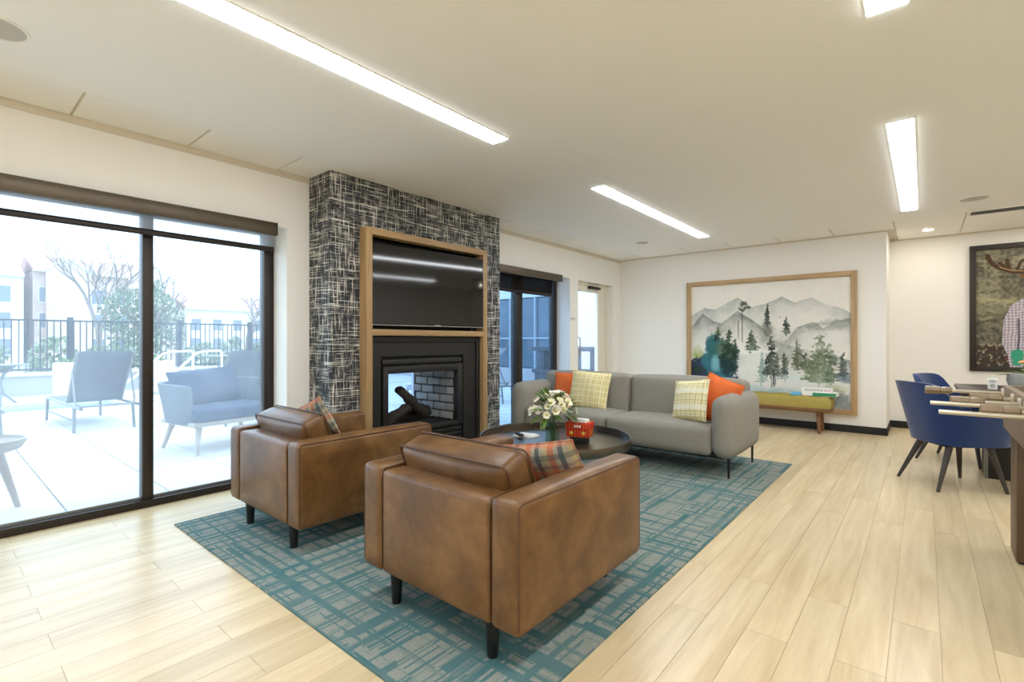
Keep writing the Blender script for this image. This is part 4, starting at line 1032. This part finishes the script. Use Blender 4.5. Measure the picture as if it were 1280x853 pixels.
# --- framed photograph of a moose-headed figure
QX0, QX1, QZ0, QZ1 = .47, 1.76, .857, 2.54; QF = .065
qc = ((QX0 + QX1) / 2, (QZ0 + QZ1) / 2); qw, qh = QX1 - QX0 - 2 * QF, QZ1 - QZ0 - 2 * QF
mp_ = thing('moose_portrait', 'dark framed portrait of a moose-headed figure in a checked shirt', 'framed picture', (qc[0], YR, qc[1]))
hw_, hh_ = (QX1 - QX0) / 2, (QZ1 - QZ0) / 2
for a in ((-hw_, -hw_ + QF, -hh_, hh_), (hw_ - QF, hw_, -hh_, hh_), (-hw_ + QF, hw_ - QF, hh_ - QF, hh_), (-hw_ + QF, hw_ - QF, -hh_, -hh_ + QF)):
    boxpart('frame_side', 'darkframe', mp_, a[0], a[1], -.05, 0, a[2], a[3], bev=.004)
K = Canvas(240, 320, (128, 124, 104))
K.a = K.a * (.35 + 1.1 * K.n2[..., None]) * (.7 + .6 * K.n3[..., None]); K.lay((K.n1 > .52) * .35 * (K.V < .75), (186, 182, 150)); K.lay((K.n2 > .58) * .5 * (K.V > .1), (58, 60, 42))
K.lay(np.clip((K.V - .78) / .06, 0, 1) * .85, (62, 52, 44)); K.lay((K.n3 > .62) * (K.V > .8) * .8, (170, 158, 136)); K.blob(.30, .93, .07, .02, (150, 60, 66), .7, .6)
K.lay(np.exp(-((K.V - .42 - .1 * K.U) / .025) ** 2) * .5 * (K.n1 > .4), (190, 186, 140))
cxm = .5
sh = (np.abs(K.U - cxm) < np.interp(K.V[:, 0], [.40, .43, .48, .60, .80, .90, 1.0], [.0, .12, .21, .27, .285, .24, .22])[:, None]) & (K.V > .40)
K.lay(sh * 1.0, (206, 200, 206))
gx = np.abs(((K.U + (K.n1 - .5) * .03) * 34) % 1 - .5) > .36; gy = np.abs(((K.V + (K.n1 - .5) * .03) * 44) % 1 - .5) > .36
K.lay(sh * (gx | gy) * .55, (120, 104, 128)); K.lay(sh * (gx & gy) * .5, (70, 60, 84))
for s_ in (-1, 1):
    K.line([(cxm + s_ * .155, .60), (cxm + s_ * .15, .75), (cxm + s_ * .16, .86)], .012, (70, 66, 84), .7); K.line([(cxm + s_ * .06, .42), (cxm + s_ * .075, .60), (cxm + s_ * .09, .9)], .008, (196, 176, 120), .9)
    K.blob(cxm + s_ * .165, .905, .06, .075, (60, 158, 128), 1, .25, .55)
    bx = lambda pts, wd: K.line([(cxm + s_ * p[0], p[1]) for p in pts], wd, (74, 52, 36), 1)
    bx([(.06, .215), (.20, .205), (.30, .17), (.36, .13), (.385, .085), (.40, .05)], .022); bx([(.36, .13), (.41, .07)], .018); bx([(.22, .20), (.24, .13), (.245, .10)], .02); bx([(.24, .19), (.30, .12)], .018); bx([(.17, .20), (.14, .13), (.12, .11)], .016); bx([(.12, .2), (.06, .15)], .016)
    K.line([(cxm + s_ * .06, .205), (cxm + s_ * .20, .193), (cxm + s_ * .30, .16)], .006, (196, 166, 120), .8)
    K.blob(cxm + s_ * .10, .245, .05, .018, (120, 84, 54), 1, .3, .2)
K.blob(cxm, .40, .10, .06, (36, 30, 28), 1, .3, .2)
K.blob(cxm, .31, .085, .12, (168, 116, 66), 1, .25, .25); K.blob(cxm, .39, .07, .055, (150, 98, 56), 1, .3, .2); K.blob(cxm, .24, .07, .05, (140, 94, 56), 1, .3, .2)
for s_ in (-1, 1): K.blob(cxm + s_ * .05, .285, .012, .009, (20, 16, 14), 1, .3, .1); K.blob(cxm + s_ * .03, .405, .012, .01, (60, 34, 24), 1, .3, .1)
K.blob(cxm, .88, .12, .06, (226, 214, 190), 1, .3, .2); K.blob(cxm, .93, .13, .06, (214, 160, 110), .9, .5, .5)
for s_ in (-1, 1): K.blob(cxm + s_ * .05, .865, .016, .012, (40, 32, 28), 1, .3, .1)
K.mesh('photo_print', qw + .004, qh + .004, 'photo', mp_, Matrix.Translation((0, -.022, 0)))
boxpart('backing_board', 'niche', mp_, -hw_ + QF, hw_ - QF, -.020, -.001, -hh_ + QF, hh_ - QF)

# ================================================================== GAME AREA ON THE RIGHT
def tub_chair(label):
    t = thing('tub_chair', label, 'chair', (0, 0, 0), 0, 'navy tub chairs at the dark table')
    # shell: horseshoe wall, open towards +x; top edge high at the back, sweeping down to the arms
    bm = B(); n = 36; rows = 9; outer = {}; inner = {}
    for i in range(n + 1):
        a = R(-140 + 280 * i / n); back = max(0.0, math.cos(a / 1.08))
        k = abs(a) / R(140)
        top = .655 + .25 * (1 / (1 + math.exp((k - .40) * 19)))
        top -= .03 * max(0, k - .7)
        for j in range(rows + 1):
            f = j / rows; z = .385 + (top - .385) * f
            px_ = .86 + .21 * f
            rx = .345 * px_ + (.05 * f if k < .5 else .0); ry = .335 * px_
            # superellipse plan, back at -x
            cx_, sx_ = -math.cos(a), math.sin(a)
            e = .72
            X = rx * math.copysign(abs(cx_) ** e, cx_); Y = ry * math.copysign(abs(sx_) ** e, sx_)
            X += .07; outer[i, j] = bm.verts.new((X, Y, z)); th_ = .055 - .015 * f
            X2 = .07 + (rx - th_) * math.copysign(abs(cx_) ** e, cx_); Y2 = (ry - th_) * math.copysign(abs(sx_) ** e, sx_)
            inner[i, j] = bm.verts.new((X2, Y2, z + (.0 if j < rows else .0)))
    for i in range(n):
        for j in range(rows):
            bm.faces.new((outer[i, j], outer[i + 1, j], outer[i + 1, j + 1], outer[i, j + 1])); bm.faces.new((inner[i, j], inner[i, j + 1], inner[i + 1, j + 1], inner[i + 1, j]))
        bm.faces.new((outer[i, rows], outer[i + 1, rows], inner[i + 1, rows], inner[i, rows])); bm.faces.new((outer[i, 0], inner[i, 0], inner[i + 1, 0], outer[i + 1, 0]))
    for i in (0, n):
        for j in range(rows): bm.faces.new((outer[i, j], outer[i, j + 1], inner[i, j + 1], inner[i, j]))
    finish('shell', bm, 'navy', t, ang=60)
    part('seat', 'navy', t, lambda b: soft(b, -.17, .34, -.23, .23, .37, .50, .06, (0, 0, .015), (12, 12, 8)))
    for sx in (-1, 1):
        for sy in (-1, 1): part('leg', 'ash', t, lambda b: tube(b, [(.04 + sx * .15, sy * .16, .39), (sx * .265, sy * .245, 0)], .02, 10, radii=[.028, .013]))
    part('underframe', 'blackmetal', t, lambda b: soft(b, -.15, .27, -.18, .18, .36, .378, .008, n=(4, 4, 3)))
    return t
c1 = tub_chair('navy velvet tub chair in front, nearest the foosball table'); c1.location = (.17, 5.77, 0); c1.rotation_euler = (0, 0, R(34))
c2 = copy_tree(c1); c2['label'] = 'navy velvet tub chair behind the front one, mostly hidden'; c2.location = (.27, 6.98, 0); c2.rotation_euler = (0, 0, R(-22))
dt = thing('game_table', 'dark table with a solid black pedestal behind the navy chairs', 'table', (.95, 6.6, 0))
part('table_top', 'ebonytop', dt, lambda b: box(b, -.70, .70, -.62, .62, .765, .80, bev=.012))
part('pedestal', 'ebony', dt, lambda b: box(b, -.52, .45, -.34, .04, 0, .765, bev=.006)); part('corner_strip', 'alu', dt, lambda b: box(b, -.526, -.50, -.346, -.32, 0, .76, bev=.002))
cb = thing('tent_card', 'small white card box with black emblem standing on the dark table', 'card box', (.50, 6.54, .80), R(-6))
boxpart('box', 'white', cb, -.034, .034, -.02, .02, 0, .105, bev=.002)
for zz, rr in ((.070, .026), (.060, .016)): part('emblem_arc', 'blackplastic', cb, lambda b: tube(b, [(rr * math.cos(a), -.0205, zz + rr * .7 * math.sin(a)) for a in [PI * (.1 + .8 * i / 12) for i in range(13)]], .003, 6))
part('emblem_ring', 'blackplastic', cb, lambda b: tube(b, [(.012 * math.cos(a), -.0205, .036 + .012 * math.sin(a)) for a in [2 * PI * i / 16 for i in range(16)]], .003, 6, closed=True))
pl = thing('planter', 'grey ribbed concrete bowl planted with leaves and a peach flower', 'planter', (.80, 6.70, .80))
def bowl(b):
    seg = 72; prof = [(0, 0), (.13, 0), (.175, .03), (.19, .08), (.185, .15), (.165, .155), (.15, .12), (0, .12)]
    rings = []
    for r_, z_ in prof:
        if r_ < 1e-6: rings.append([b.verts.new((0, 0, z_))]); continue
        rings.append([b.verts.new(((r_ + (.004 if (i % 2 and .17 < r_ < .2) else 0)) * math.cos(2 * PI * i / seg), (r_ + (.004 if (i % 2 and .17 < r_ < .2) else 0)) * math.sin(2 * PI * i / seg), z_)) for i in range(seg)])
    for p, q in zip(rings, rings[1:]):
        for i in range(seg):
            j = (i + 1) % seg
            if len(p) == 1: b.faces.new((p[0], q[j], q[i]))
            elif len(q) == 1: b.faces.new((p[i], p[j], q[0]))
            else: b.faces.new((p[i], p[j], q[j], q[i]))
part('bowl', 'concrete', pl, bowl)
PLF = [leaf_mesh(.24, .05, 'leaf', .25), leaf_mesh(.19, .045, 'leaf', .45)]
for k in range(22):
    a = rd.uniform(0, 2 * PI); el = rd.uniform(.15, 1.2); d = Vector((math.cos(a) * math.cos(el), math.sin(a) * math.cos(el), math.sin(el)))
    obj_from('leaf', PLF[k % 2], pl, Vector((d.x * .05, d.y * .05, .12)), d.to_track_quat('Y', 'Z').to_euler())
FO = flower_mesh('orangefl', 9, .055, .7)
for dx, dy, dz in ((-.02, .0, .27), (-.06, .05, .24), (.05, -.03, .29)):
    obj_from('flower', FO, pl, (dx, dy, dz), (.2, -.3, 0)); part('stem', 'stem', pl, lambda b: tube(b, [(dx * .3, dy * .3, .11), (dx, dy, dz)], .004, 6))
# foosball table, only its far left end in view
ft = thing('foosball_table', 'brown wooden foosball table cut off by the right edge', 'foosball table', (.90, 3.48, 0))
fx0, fx1, fy0, fy1 = -.53, .53, -.78, .76
for nm, a in (('side_panel', (fx0, fx0 + .035, fy0, fy1, .735, .992)), ('side_panel', (fx1 - .035, fx1, fy0, fy1, .735, .992)), ('end_panel', (fx0 + .035, fx1 - .035, fy1 - .035, fy1, .735, .992)), ('end_panel', (fx0 + .035, fx1 - .035, fy0, fy0 + .035, .735, .992))):
    boxpart(nm, 'foos', ft, *a, bev=.004)
boxpart('play_field', 'green', ft, fx0 + .035, fx1 - .035, fy0 + .035, fy1 - .035, .84, .85)
for sx in (-1, 1):
    for sy in (-1, 1):
        xa, xb_ = sorted((sx * .50, sx * .36)); ya, yb = sorted((sy * .73, sy * .48)); 
        lg = boxpart('leg', 'foosleg', ft, xa, xb_, ya, yb, .012, .735, bev=.005); boxpart('foot_pad', 'blackplastic', lg, xa + .01, xb_ - .01, ya + .01, yb - .01, 0, .012)
rods = [(.72, -.893, 'h'), (.30, -.70, 'h'), (.04, -.79, 'h'), (-.16, -.876, 'n'), (-.36, -.70, 'h'), (-.56, -.85, 'n')]
for k, (yy, out, kind) in enumerate(rods):
    zz = .945; x_end = out
    rdp = part('rod', 'steel', ft, lambda b: cyl(b, (x_end, yy, zz), (fx1 + .2, yy, zz), .0105, .0105, 12))
    boxpart('bearing', 'steel', ft, fx0 - .012, fx0 + .036, yy - .013, yy + .013, zz - .018, zz + .03, bev=.003)
    if kind == 'h':
        part('handle', 'handle', rdp, lambda b: [tube(b, [(x_end - .005, yy, zz), (x_end, yy, zz), (x_end + .07, yy, zz), (x_end + .074, yy, zz), (x_end + .085, yy, zz), (x_end + .10, yy, zz), (x_end + .125, yy, zz), (x_end + .13, yy, zz)], .018, 8, radii=[.019, .026, .026, .021, .022, .025, .022, .014])])
    for j in range(3):
        xm = -.3 + j * .3; part('player_figure', 'ash' if k % 2 else 'orange', rdp, lambda b: [soft(b, xm - .015, xm + .015, yy - .01, yy + .01, .87, .965, .008, n=(4, 4, 6)), soft(b, xm - .01, xm + .01, yy - .01, yy + .01, .967, .985, .008, n=(4, 4, 4))])

# ================================================================== OUTDOORS
patio = struct(finish('patio', (lambda b: (box(b, -12.6, XO, -8, 13, -.14, -.034), b)[1])(B()), 'pavegap', smooth=False))
bm = B(); box(bm, -.645, .645, -.3195, .3195, -.05, 0); pvm = bpy.data.meshes.new('paver'); bm.to_mesh(pvm); bm.free(); pvm.materials.append(M['paver'])
nx_ = 6
for i in range(nx_):
    for j in range(-5, 20):
        obj_from('paver', pvm, patio, (XO - .65 - i * 1.302, .999 + (j - 0) * .6505, -.012))
bm = B(); box(bm, -15.9, -13.9, -8, 13, -.14, -.012); box(bm, -13.9, -12.6, 2.6, 13, -.14, -.012); struct(finish('pool_deck', bm, 'coping', smooth=False))
bm = B(); box(bm, -13.9, -12.6, -8, 2.6, -.3, -.10); tag(finish('swimming_pool', bm, 'pool', smooth=False), 'pale blue pool water beyond the patio paving', 'pool', kind='stuff')
bm = B(); box(bm, -120, -16.9, -90, 110, -.6, -.2); box(bm, -16.9, 20, 13, 110, -.6, -.2); box(bm, -16.9, 20, -90, -8, -.6, -.2); struct(finish('ground', bm, 'lawn', smooth=False))
lw = thing('ledge_wall', 'low pale stone wall carrying the metal fence', 'wall', (-16.3, 4, -.02))
boxpart('wall_body', 'ledge', lw, -.3, .3, -12, 9, 0, .46); boxpart('coping', 'coping', lw, -.36, .36, -12, 9, .46, .52, bev=.01)
fn = thing('metal_fence', 'dark picket fence along the far side of the patio', 'fence', (-16.3, 0, .5))
for zz in (.06, 1.24): boxpart('rail', 'fence', fn, -.02, .02, -3, 13, zz, zz + .04)
bm = B(); box(bm, -.011, .011, -.011, .011, .05, 1.27); pkm = bpy.data.meshes.new('picket'); bm.to_mesh(pkm); bm.free(); pkm.materials.append(M['fence'])
for k in range(130): obj_from('picket', pkm, fn, (0, -3 + k * .122, 0))
for yy in (-.05, 2.30, 4.65, 6.55, 8.9, 11.2):
    p_ = boxpart('post', 'fence', fn, -.05, .05, yy - .05, yy + .05, .0, 1.32, bev=.004); boxpart('post_cap', 'fence', p_, -.06, .06, yy - .06, yy + .06, 1.32, 1.35, bev=.008)
# chaise lounges
def chaise(label, loc, rz):
    t = thing('chaise_lounge', label, 'lounger', loc, rz, 'grey sling chaise lounges')
    # foot at -x, back rises towards +x
    for sy in (-1, 1):
        part('side_rail', 'alu', t, lambda b: tube(b, [(-1.25, sy * .33, .36), (.95, sy * .33, .36)], .022, 8)); 
        for xx in (-1.22, .55): part('leg', 'alu', t, lambda b: cyl(b, (xx, sy * .33, .36), (xx - .03 * (1 if xx < 0 else -1), sy * .34, 0), .022, .018, 10))
        part('back_rail', 'alu', t, lambda b: tube(b, [(.05, sy * .31, .38), (.62, sy * .31, 1.08), (.66, sy * .31, 1.12)], .02, 8))
        part('back_stay', 'alu', t, lambda b: tube(b, [(.45, sy * .335, .85), (.62, sy * .335, .42), (.72, sy * .30, .37)], .014, 8))
    part('stretcher', 'alu', t, lambda b: [tube(b, [(-1.22, -.33, .16), (.55, -.33, .16)], .014, 8), tube(b, [(.72, -.3, .37), (.72, .3, .37)], .016, 8), tube(b, [(-1.25, -.33, .36), (-1.25, .33, .36)], .02, 8)])
    def sling(b):
        pts = [(-1.24, .37), (-.6, .345), (0, .37), (.1, .43)]
        for k in range(9): pts.append((.1 + .56 * k / 8, .43 + .69 * k / 8))
        lo = [[b.verts.new((x_, s * .315, z_ + dz)) for s in (-1, -.33, .33, 1)] for dz in (0, .012) for x_, z_ in pts]; n = len(pts)
        for k in range(n - 1):
            for j in range(3):
                b.faces.new((lo[k][j], lo[k][j + 1], lo[k + 1][j + 1], lo[k + 1][j])); b.faces.new((lo[n + k][j], lo[n + k + 1][j], lo[n + k + 1][j + 1], lo[n + k][j + 1]))
        for k in range(n - 1):
            for j in (0, 3): b.faces.new((lo[k][j], lo[k + 1][j], lo[n + k + 1][j], lo[n + k][j]))
        for k in (0, n - 1):
            for j in range(3): b.faces.new((lo[k][j], lo[k][j + 1], lo[n + k][j + 1], lo[n + k][j]))
    part('sling_cloth', 'sling', t, sling)
    return t
ch = chaise('grey sling chaise lounge with raised back outside the large window', (-9.55, 1.62, -.012), R(2))
ch2 = copy_tree(ch); ch2['label'] = 'chaise lounge half hidden behind the wicker patio armchair'; ch2.location = (-8.55, 3.18, -.012); ch2.rotation_euler = (0, 0, R(2))
ch3 = copy_tree(ch); ch3['label'] = 'chaise lounge cut off at the left edge of the window'; ch3.location = (-9.95, .28, -.012); ch3.rotation_euler = (0, 0, R(1))
ch4 = copy_tree(ch); ch4['label'] = 'chaise lounge seen through the narrow window beside the fireplace'; ch4.location = (-7.1, 7.15, -.012); ch4.rotation_euler = (0, 0, R(60))
# wicker armchair with cushions
wk = thing('wicker_armchair', 'pale wicker patio armchair with slate blue cushions outside the window', 'armchair', (-6.62, 2.33, -.012), R(8))
def wshell(b):
    n = 30; rows = 6; O = {}; I = {}
    for i in range(n + 1):
        a = R(-128 + 256 * i / n); k = abs(a) / R(128)
        top = .80 - .03 * k
        for j in range(rows + 1):
            f = j / rows; z = .33 + (top - .33) * f; sc_ = .88 + .12 * f
            cx_, sx_ = -math.cos(a), math.sin(a); e = .5
            X = .46 * sc_ * math.copysign(abs(cx_) ** e, cx_); Y = .60 * sc_ * math.copysign(abs(sx_) ** e, sx_)
            O[i, j] = b.verts.new((X, Y, z)); I[i, j] = b.verts.new((X * .9, Y * .92, z))
    for i in range(n):
        for j in range(rows): b.faces.new((O[i, j], O[i + 1, j], O[i + 1, j + 1], O[i, j + 1])); b.faces.new((I[i, j], I[i, j + 1], I[i + 1, j + 1], I[i + 1, j]))
        b.faces.new((O[i, rows], O[i + 1, rows], I[i + 1, rows], I[i, rows])); b.faces.new((O[i, 0], I[i, 0], I[i + 1, 0], O[i + 1, 0]))
    for i in (0, n):
        for j in range(rows): b.faces.new((O[i, j], O[i, j + 1], I[i, j + 1], I[i, j]))
part('woven_shell', 'wicker', wk, wshell, ang=60)
part('seat_deck', 'teak', wk, lambda b: box(b, -.38, .40, -.50, .50, .31, .36, bev=.006))
part('seat_cushion', 'outblue', wk, lambda b: soft(b, -.36, .43, -.49, .49, .36, .50, .05, (0, 0, .02), (10, 12, 8)))
for sx in (-1, 1):
    for sy in (-1, 1): part('leg', 'teak', wk, lambda b: cyl(b, (sx * .30, sy * .40, .32), (sx * .40, sy * .47, 0), .035, .02, 12))
o = pillow('slate blue cushion leaning in the wicker patio armchair', 'outblue', .80, .46, .18, (-6.80, 2.22, .70), lean(8, 20, 4))
# bowl-topped side table
st = thing('bowl_side_table', 'pale dish-topped side table on splayed legs at the left edge', 'side table', (-5.22, .24, -.012))
part('dish', 'teak', st, lambda b: lathe(b, [(0, .44), (.14, .45), (.22, .48), (.25, .53), (.25, .55), (.24, .555), (.235, .53), (.19, .50), (0, .49)], 40))
for k in range(3):
    a = R(118 + 120 * k); part('leg', 'teak', st, lambda b: cyl(b, (.11 * math.cos(a), .11 * math.sin(a), .46), (.24 * math.cos(a), .24 * math.sin(a), 0), .032, .018, 12))
# pedestal cafe tables
def cafe(label, loc):
    t = thing('cafe_table', label, 'table', loc, 0, 'round patio tables')
    part('table_top', 'alu', t, lambda b: lathe(b, [(0, .76), (.48, .76), (.5, .77), (.5, .79), (0, .795)], 40))
    for k in range(4):
        a = R(45 + 90 * k); c_, s_ = math.cos(a), math.sin(a)
        part('leg', 'alu', t, lambda b: tube(b, [(.36 * c_, .36 * s_, .76), (.16 * c_, .16 * s_, .60), (.07 * c_, .07 * s_, .40), (.14 * c_, .14 * s_, .18), (.38 * c_, .38 * s_, .0)], .02, 8))
    return t
ca = cafe('round patio table with curved legs at the left edge by the fence', (-14.6, .92, -.012))
ca2 = copy_tree(ca); ca2['label'] = 'round patio table behind the white pool handrail'; ca2.location = (-15.2, 5.4, -.012); ca2.scale = (1.1, 1.1, 1.1)
# pool hand rails
for k, yy in enumerate((3.35, 4.0)):
    o = finish('pool_handrail', (lambda b: (tube(b, [(-12.3, yy - 1.15, .1), (-12.5, yy - .55, .55), (-12.85, yy, .98), (-13.1, yy + .25, 1.02), (-13.7, yy + .8, 1.02), (-13.75, yy + .85, .98), (-13.75, yy + .85, -.0)], .025, 10), b)[1])(B()), 'railwhite')
    tag(o, ('white tubular pool handrail on the left of the pair', 'white tubular pool handrail on the right of the pair')[k], 'handrail', 'pool handrails')
# white planters on the deck
for k, (px_, py_) in enumerate(((-14.5, 2.05), (-14.2, 3.62))):
    t = thing('planter_pot', ('white square pot with grasses behind the chaise lounge', 'white square pot left of the pool handrails')[k], 'planter', (px_, py_, -.012))
    part('pot', 'facade', t, lambda b: [prism(b, [(-.2, -.2), (.2, -.2), (.2, .2), (-.2, .2)], .0, .05), soft(b, -.27, .27, -.27, .27, .04, .80, .05, n=(6, 6, 8))])
    for q in range(14):
        a = rd.uniform(0, 2 * PI); el = rd.uniform(.5, 1.3); d = Vector((math.cos(a) * math.cos(el), math.sin(a) * math.cos(el), math.sin(el)))
        obj_from('leaf', PLF[q % 2], t, Vector((d.x * .05, d.y * .05, .78)), d.to_track_quat('Y', 'Z').to_euler())
# neighbouring wing seen through the narrow window and the door
wing = struct(bpy.data.objects.new('wall_wing', None)); COL.objects.link(wing)
YW = 11.4
boxpart('plinth', 'ledge', wing, -16, -4.66, YW, YW + .4, -.1, .45); boxpart('parapet', 'stucco', wing, -16, -4.66, YW, YW + .4, 2.55, 2.78); boxpart('white_wall', 'stucco', wing, -7.75, -4.66, YW, YW + .4, .45, 2.55)
boxpart('core', 'slate', wing, -16, -7.75, YW + .2, YW + .4, .45, 2.55)
xs = [-7.75 - .95 * k for k in range(9)]
for a, b in zip(xs[1:], xs): boxpart('pane', 'facadeglass', wing, a + .03, b - .03, YW + .06, YW + .09, .48, 2.52)
for xx in xs: boxpart('mullion', 'mullion_grey', wing, xx - .03, xx + .03, YW - .01, YW + .1, .45, 2.55)
boxpart('transom', 'mullion_grey', wing, -16, -7.75, YW - .012, YW + .1, 1.32, 1.37)
# grill island outside the door
gi = thing('grill_island', 'slate blue outdoor counter seen through the glazed door', 'counter', (-6.3, 9.8, -.012), R(4))
boxpart('base', 'slate', gi, -.9, .9, -.35, .35, 0, .52, bev=.01); boxpart('shelf', 'slate', gi, -.95, .95, -.4, .4, .52, .60, bev=.01)
for xx in (-.8, -.12, .55): boxpart('pier', 'slate', gi, xx, xx + .14, -.3, .3, .60, 1.04, bev=.006)
boxpart('counter_top', 'slate', gi, -.95, .95, -.4, .4, 1.04, 1.14, bev=.012)

# far buildings
def building(label, x, y0, y1, z1, wallm, rows, cols, roof_h, depth=9, gables=(), wz=(1.0, 1.6)):
    t = thing('distant_building', label, 'building', (x, (y0 + y1) / 2, -.2)); h = (y1 - y0) / 2; z1 += .2
    boxpart('wall', wallm, t, -depth, 0, -h, h, 0, z1)
    part('roof', 'roofred', t, lambda b: prism(b, [(.35, z1), (-depth / 2, z1 + roof_h), (-depth - .35, z1)], -h - .02, h + .02, 'y'))
    boxpart('eaves', 'facade', t, 0, .38, -h - .02, h + .02, z1 - .14, z1 + .02)
    for r_ in range(rows):
        for c_ in range(cols):
            yc = -h + (c_ + .5) * (2 * h / cols); zc = wz[0] + r_ * wz[1]
            f_ = boxpart('window_frame', 'facade', t, 0, .05, yc - .42, yc + .42, zc, zc + 1.05); boxpart('pane', 'farwin', f_, .05, .06, yc - .35, yc + .35, zc + .06, zc + .99)
    for gy, gw, gh in gables:
        g_ = part('gable', wallm, t, lambda b: [box(b, -1, .5, gy - gw, gy + gw, 0, z1), prism(b, [(gy - gw, z1), (gy + gw, z1), (gy, z1 + gh)], -1, .5, 'x')])
        part('gable_trim', 'facade', g_, lambda b: [tube(b, [(.52, gy - gw - .2, z1 - .1), (.52, gy, z1 + gh + .08), (.52, gy + gw + .2, z1 - .1)], .12, 4)])
    return t
building('white apartment house with a red brown roof at the left edge of the view', -41, -5.2, 3.7, 5.2, 'facade', 3, 5, 1.6, wz=(.6, 1.55))
building('brick apartment house with white gables behind the bare tree', -43, 4.3, 12.0, 5.8, 'brickred', 3, 6, 1.4, gables=((-2.2, 1.1, .7), (2.2, 1.3, .9)), wz=(.6, 1.65))
building('long white house with a red roof seen past the green tree', -46, 13.5, 23, 4.0, 'facade', 2, 6, 1.5, wz=(.7, 1.6))
# trees
def branch(b, p, d, L, r, depth, rg, tips):
    q = p + d * L; mid = p.lerp(q, .5) + Vector((rg.uniform(-1, 1), rg.uniform(-1, 1), 0)) * L * .06
    tube(b, [p, mid, q], r, 5, radii=[r, r * .82, r * .62])
    tips.append((q, d))
    if depth == 0: return
    for k in range(3):
        a = Vector((rg.uniform(-1, 1), rg.uniform(-1, 1), rg.uniform(-.1, .9))); branch(b, q if k < 2 else mid, (d * .75 + a * .62).normalized(), L * rg.uniform(.62, .82), r * .58, depth - 1, rg, tips)
def tree(label, loc, H_, r, sd, depth=4, leaves=0, crown=None, lm='treeleaf', ls=.16, grp=None, name='tree'):
    t = thing(name, label, 'tree' if name == 'tree' else 'shrub', loc, 0, grp); rg = random.Random(sd); tips = []
    bm = B(); branch(bm, Vector((0, 0, 0)), Vector((0, 0, 1)), H_ * .34, r, depth, rg, tips); finish('trunk_and_branches', bm, 'bark', t)
    if leaves:
        vs_, fs = [], []
        for k in range(leaves):
            if crown:
                while True:
                    u = Vector((rg.uniform(-1, 1), rg.uniform(-1, 1), rg.uniform(-1, 1)))
                    if u.length < 1 and u.length > rg.random() * .9: break
                c = Vector((u.x * crown[0], u.y * crown[0], crown[2] + u.z * crown[1]))
                c += Vector((math.sin(c.z * 5 + sd), math.cos(c.x * 6), math.sin(c.y * 5))) * crown[0] * .16
            else: c = rg.choice(tips)[0] + Vector((rg.gauss(0, 1), rg.gauss(0, 1), rg.gauss(0, 1))) * ls * 1.6
            e = Euler((rg.uniform(0, 6), rg.uniform(0, 6), rg.uniform(0, 6))).to_matrix(); s = ls * rg.uniform(.6, 1.2); n0 = len(vs_)
            for q in ((-.5, 0, 0), (0, -.28, .04), (.5, 0, 0), (0, .28, .04)): vs_.append(tuple(c + e @ (Vector(q) * s)))
            fs.append((n0, n0 + 1, n0 + 2, n0 + 3))
        me = bpy.data.meshes.new('foliage'); me.from_pydata(vs_, [], fs); me.materials.append(M[lm]); o = bpy.data.objects.new('foliage', me); COL.objects.link(o); o.parent = t; o['kind'] = 'stuff'
    return t
tree('bare branching tree in front of the brick house', (-30, 5.2, -.2), 6.2, .14, 5, 5)
tree('thin bare tree in front of the white house with a red roof', (-31, 12.3, -.2), 5.0, .10, 9, 5)
tree('leafy green tree behind the fence right of the window mullion', (-22.8, 5.35, -.2), 4.6, .12, 12, 3, 2600, (1.25, 1.5, 2.2))
for k in range(14):
    yy = -1.5 + k * 1.25; lab = ['at the far left end', 'second from the left end', 'third from the left end', 'fourth from the left end', 'fifth from the left end', 'sixth from the left end', 'seventh from the left end', 'eighth from the left end', 'ninth from the left end', 'tenth from the left end', 'eleventh from the left end', 'twelfth from the left end', 'second from the right end', 'at the far right end'][k]
    tree('pale green shrub behind the fence, ' + lab + ' of the row', (-19.2 - (k % 3) * .7, yy, -.2), 1.0, .05, 30 + k, 2, 420, (.56, .62 + .2 * (k % 2), .8), 'hedge', .2, 'shrubs behind the fence', 'shrub')
print('planks', nplank, 'objects', len(bpy.data.objects))
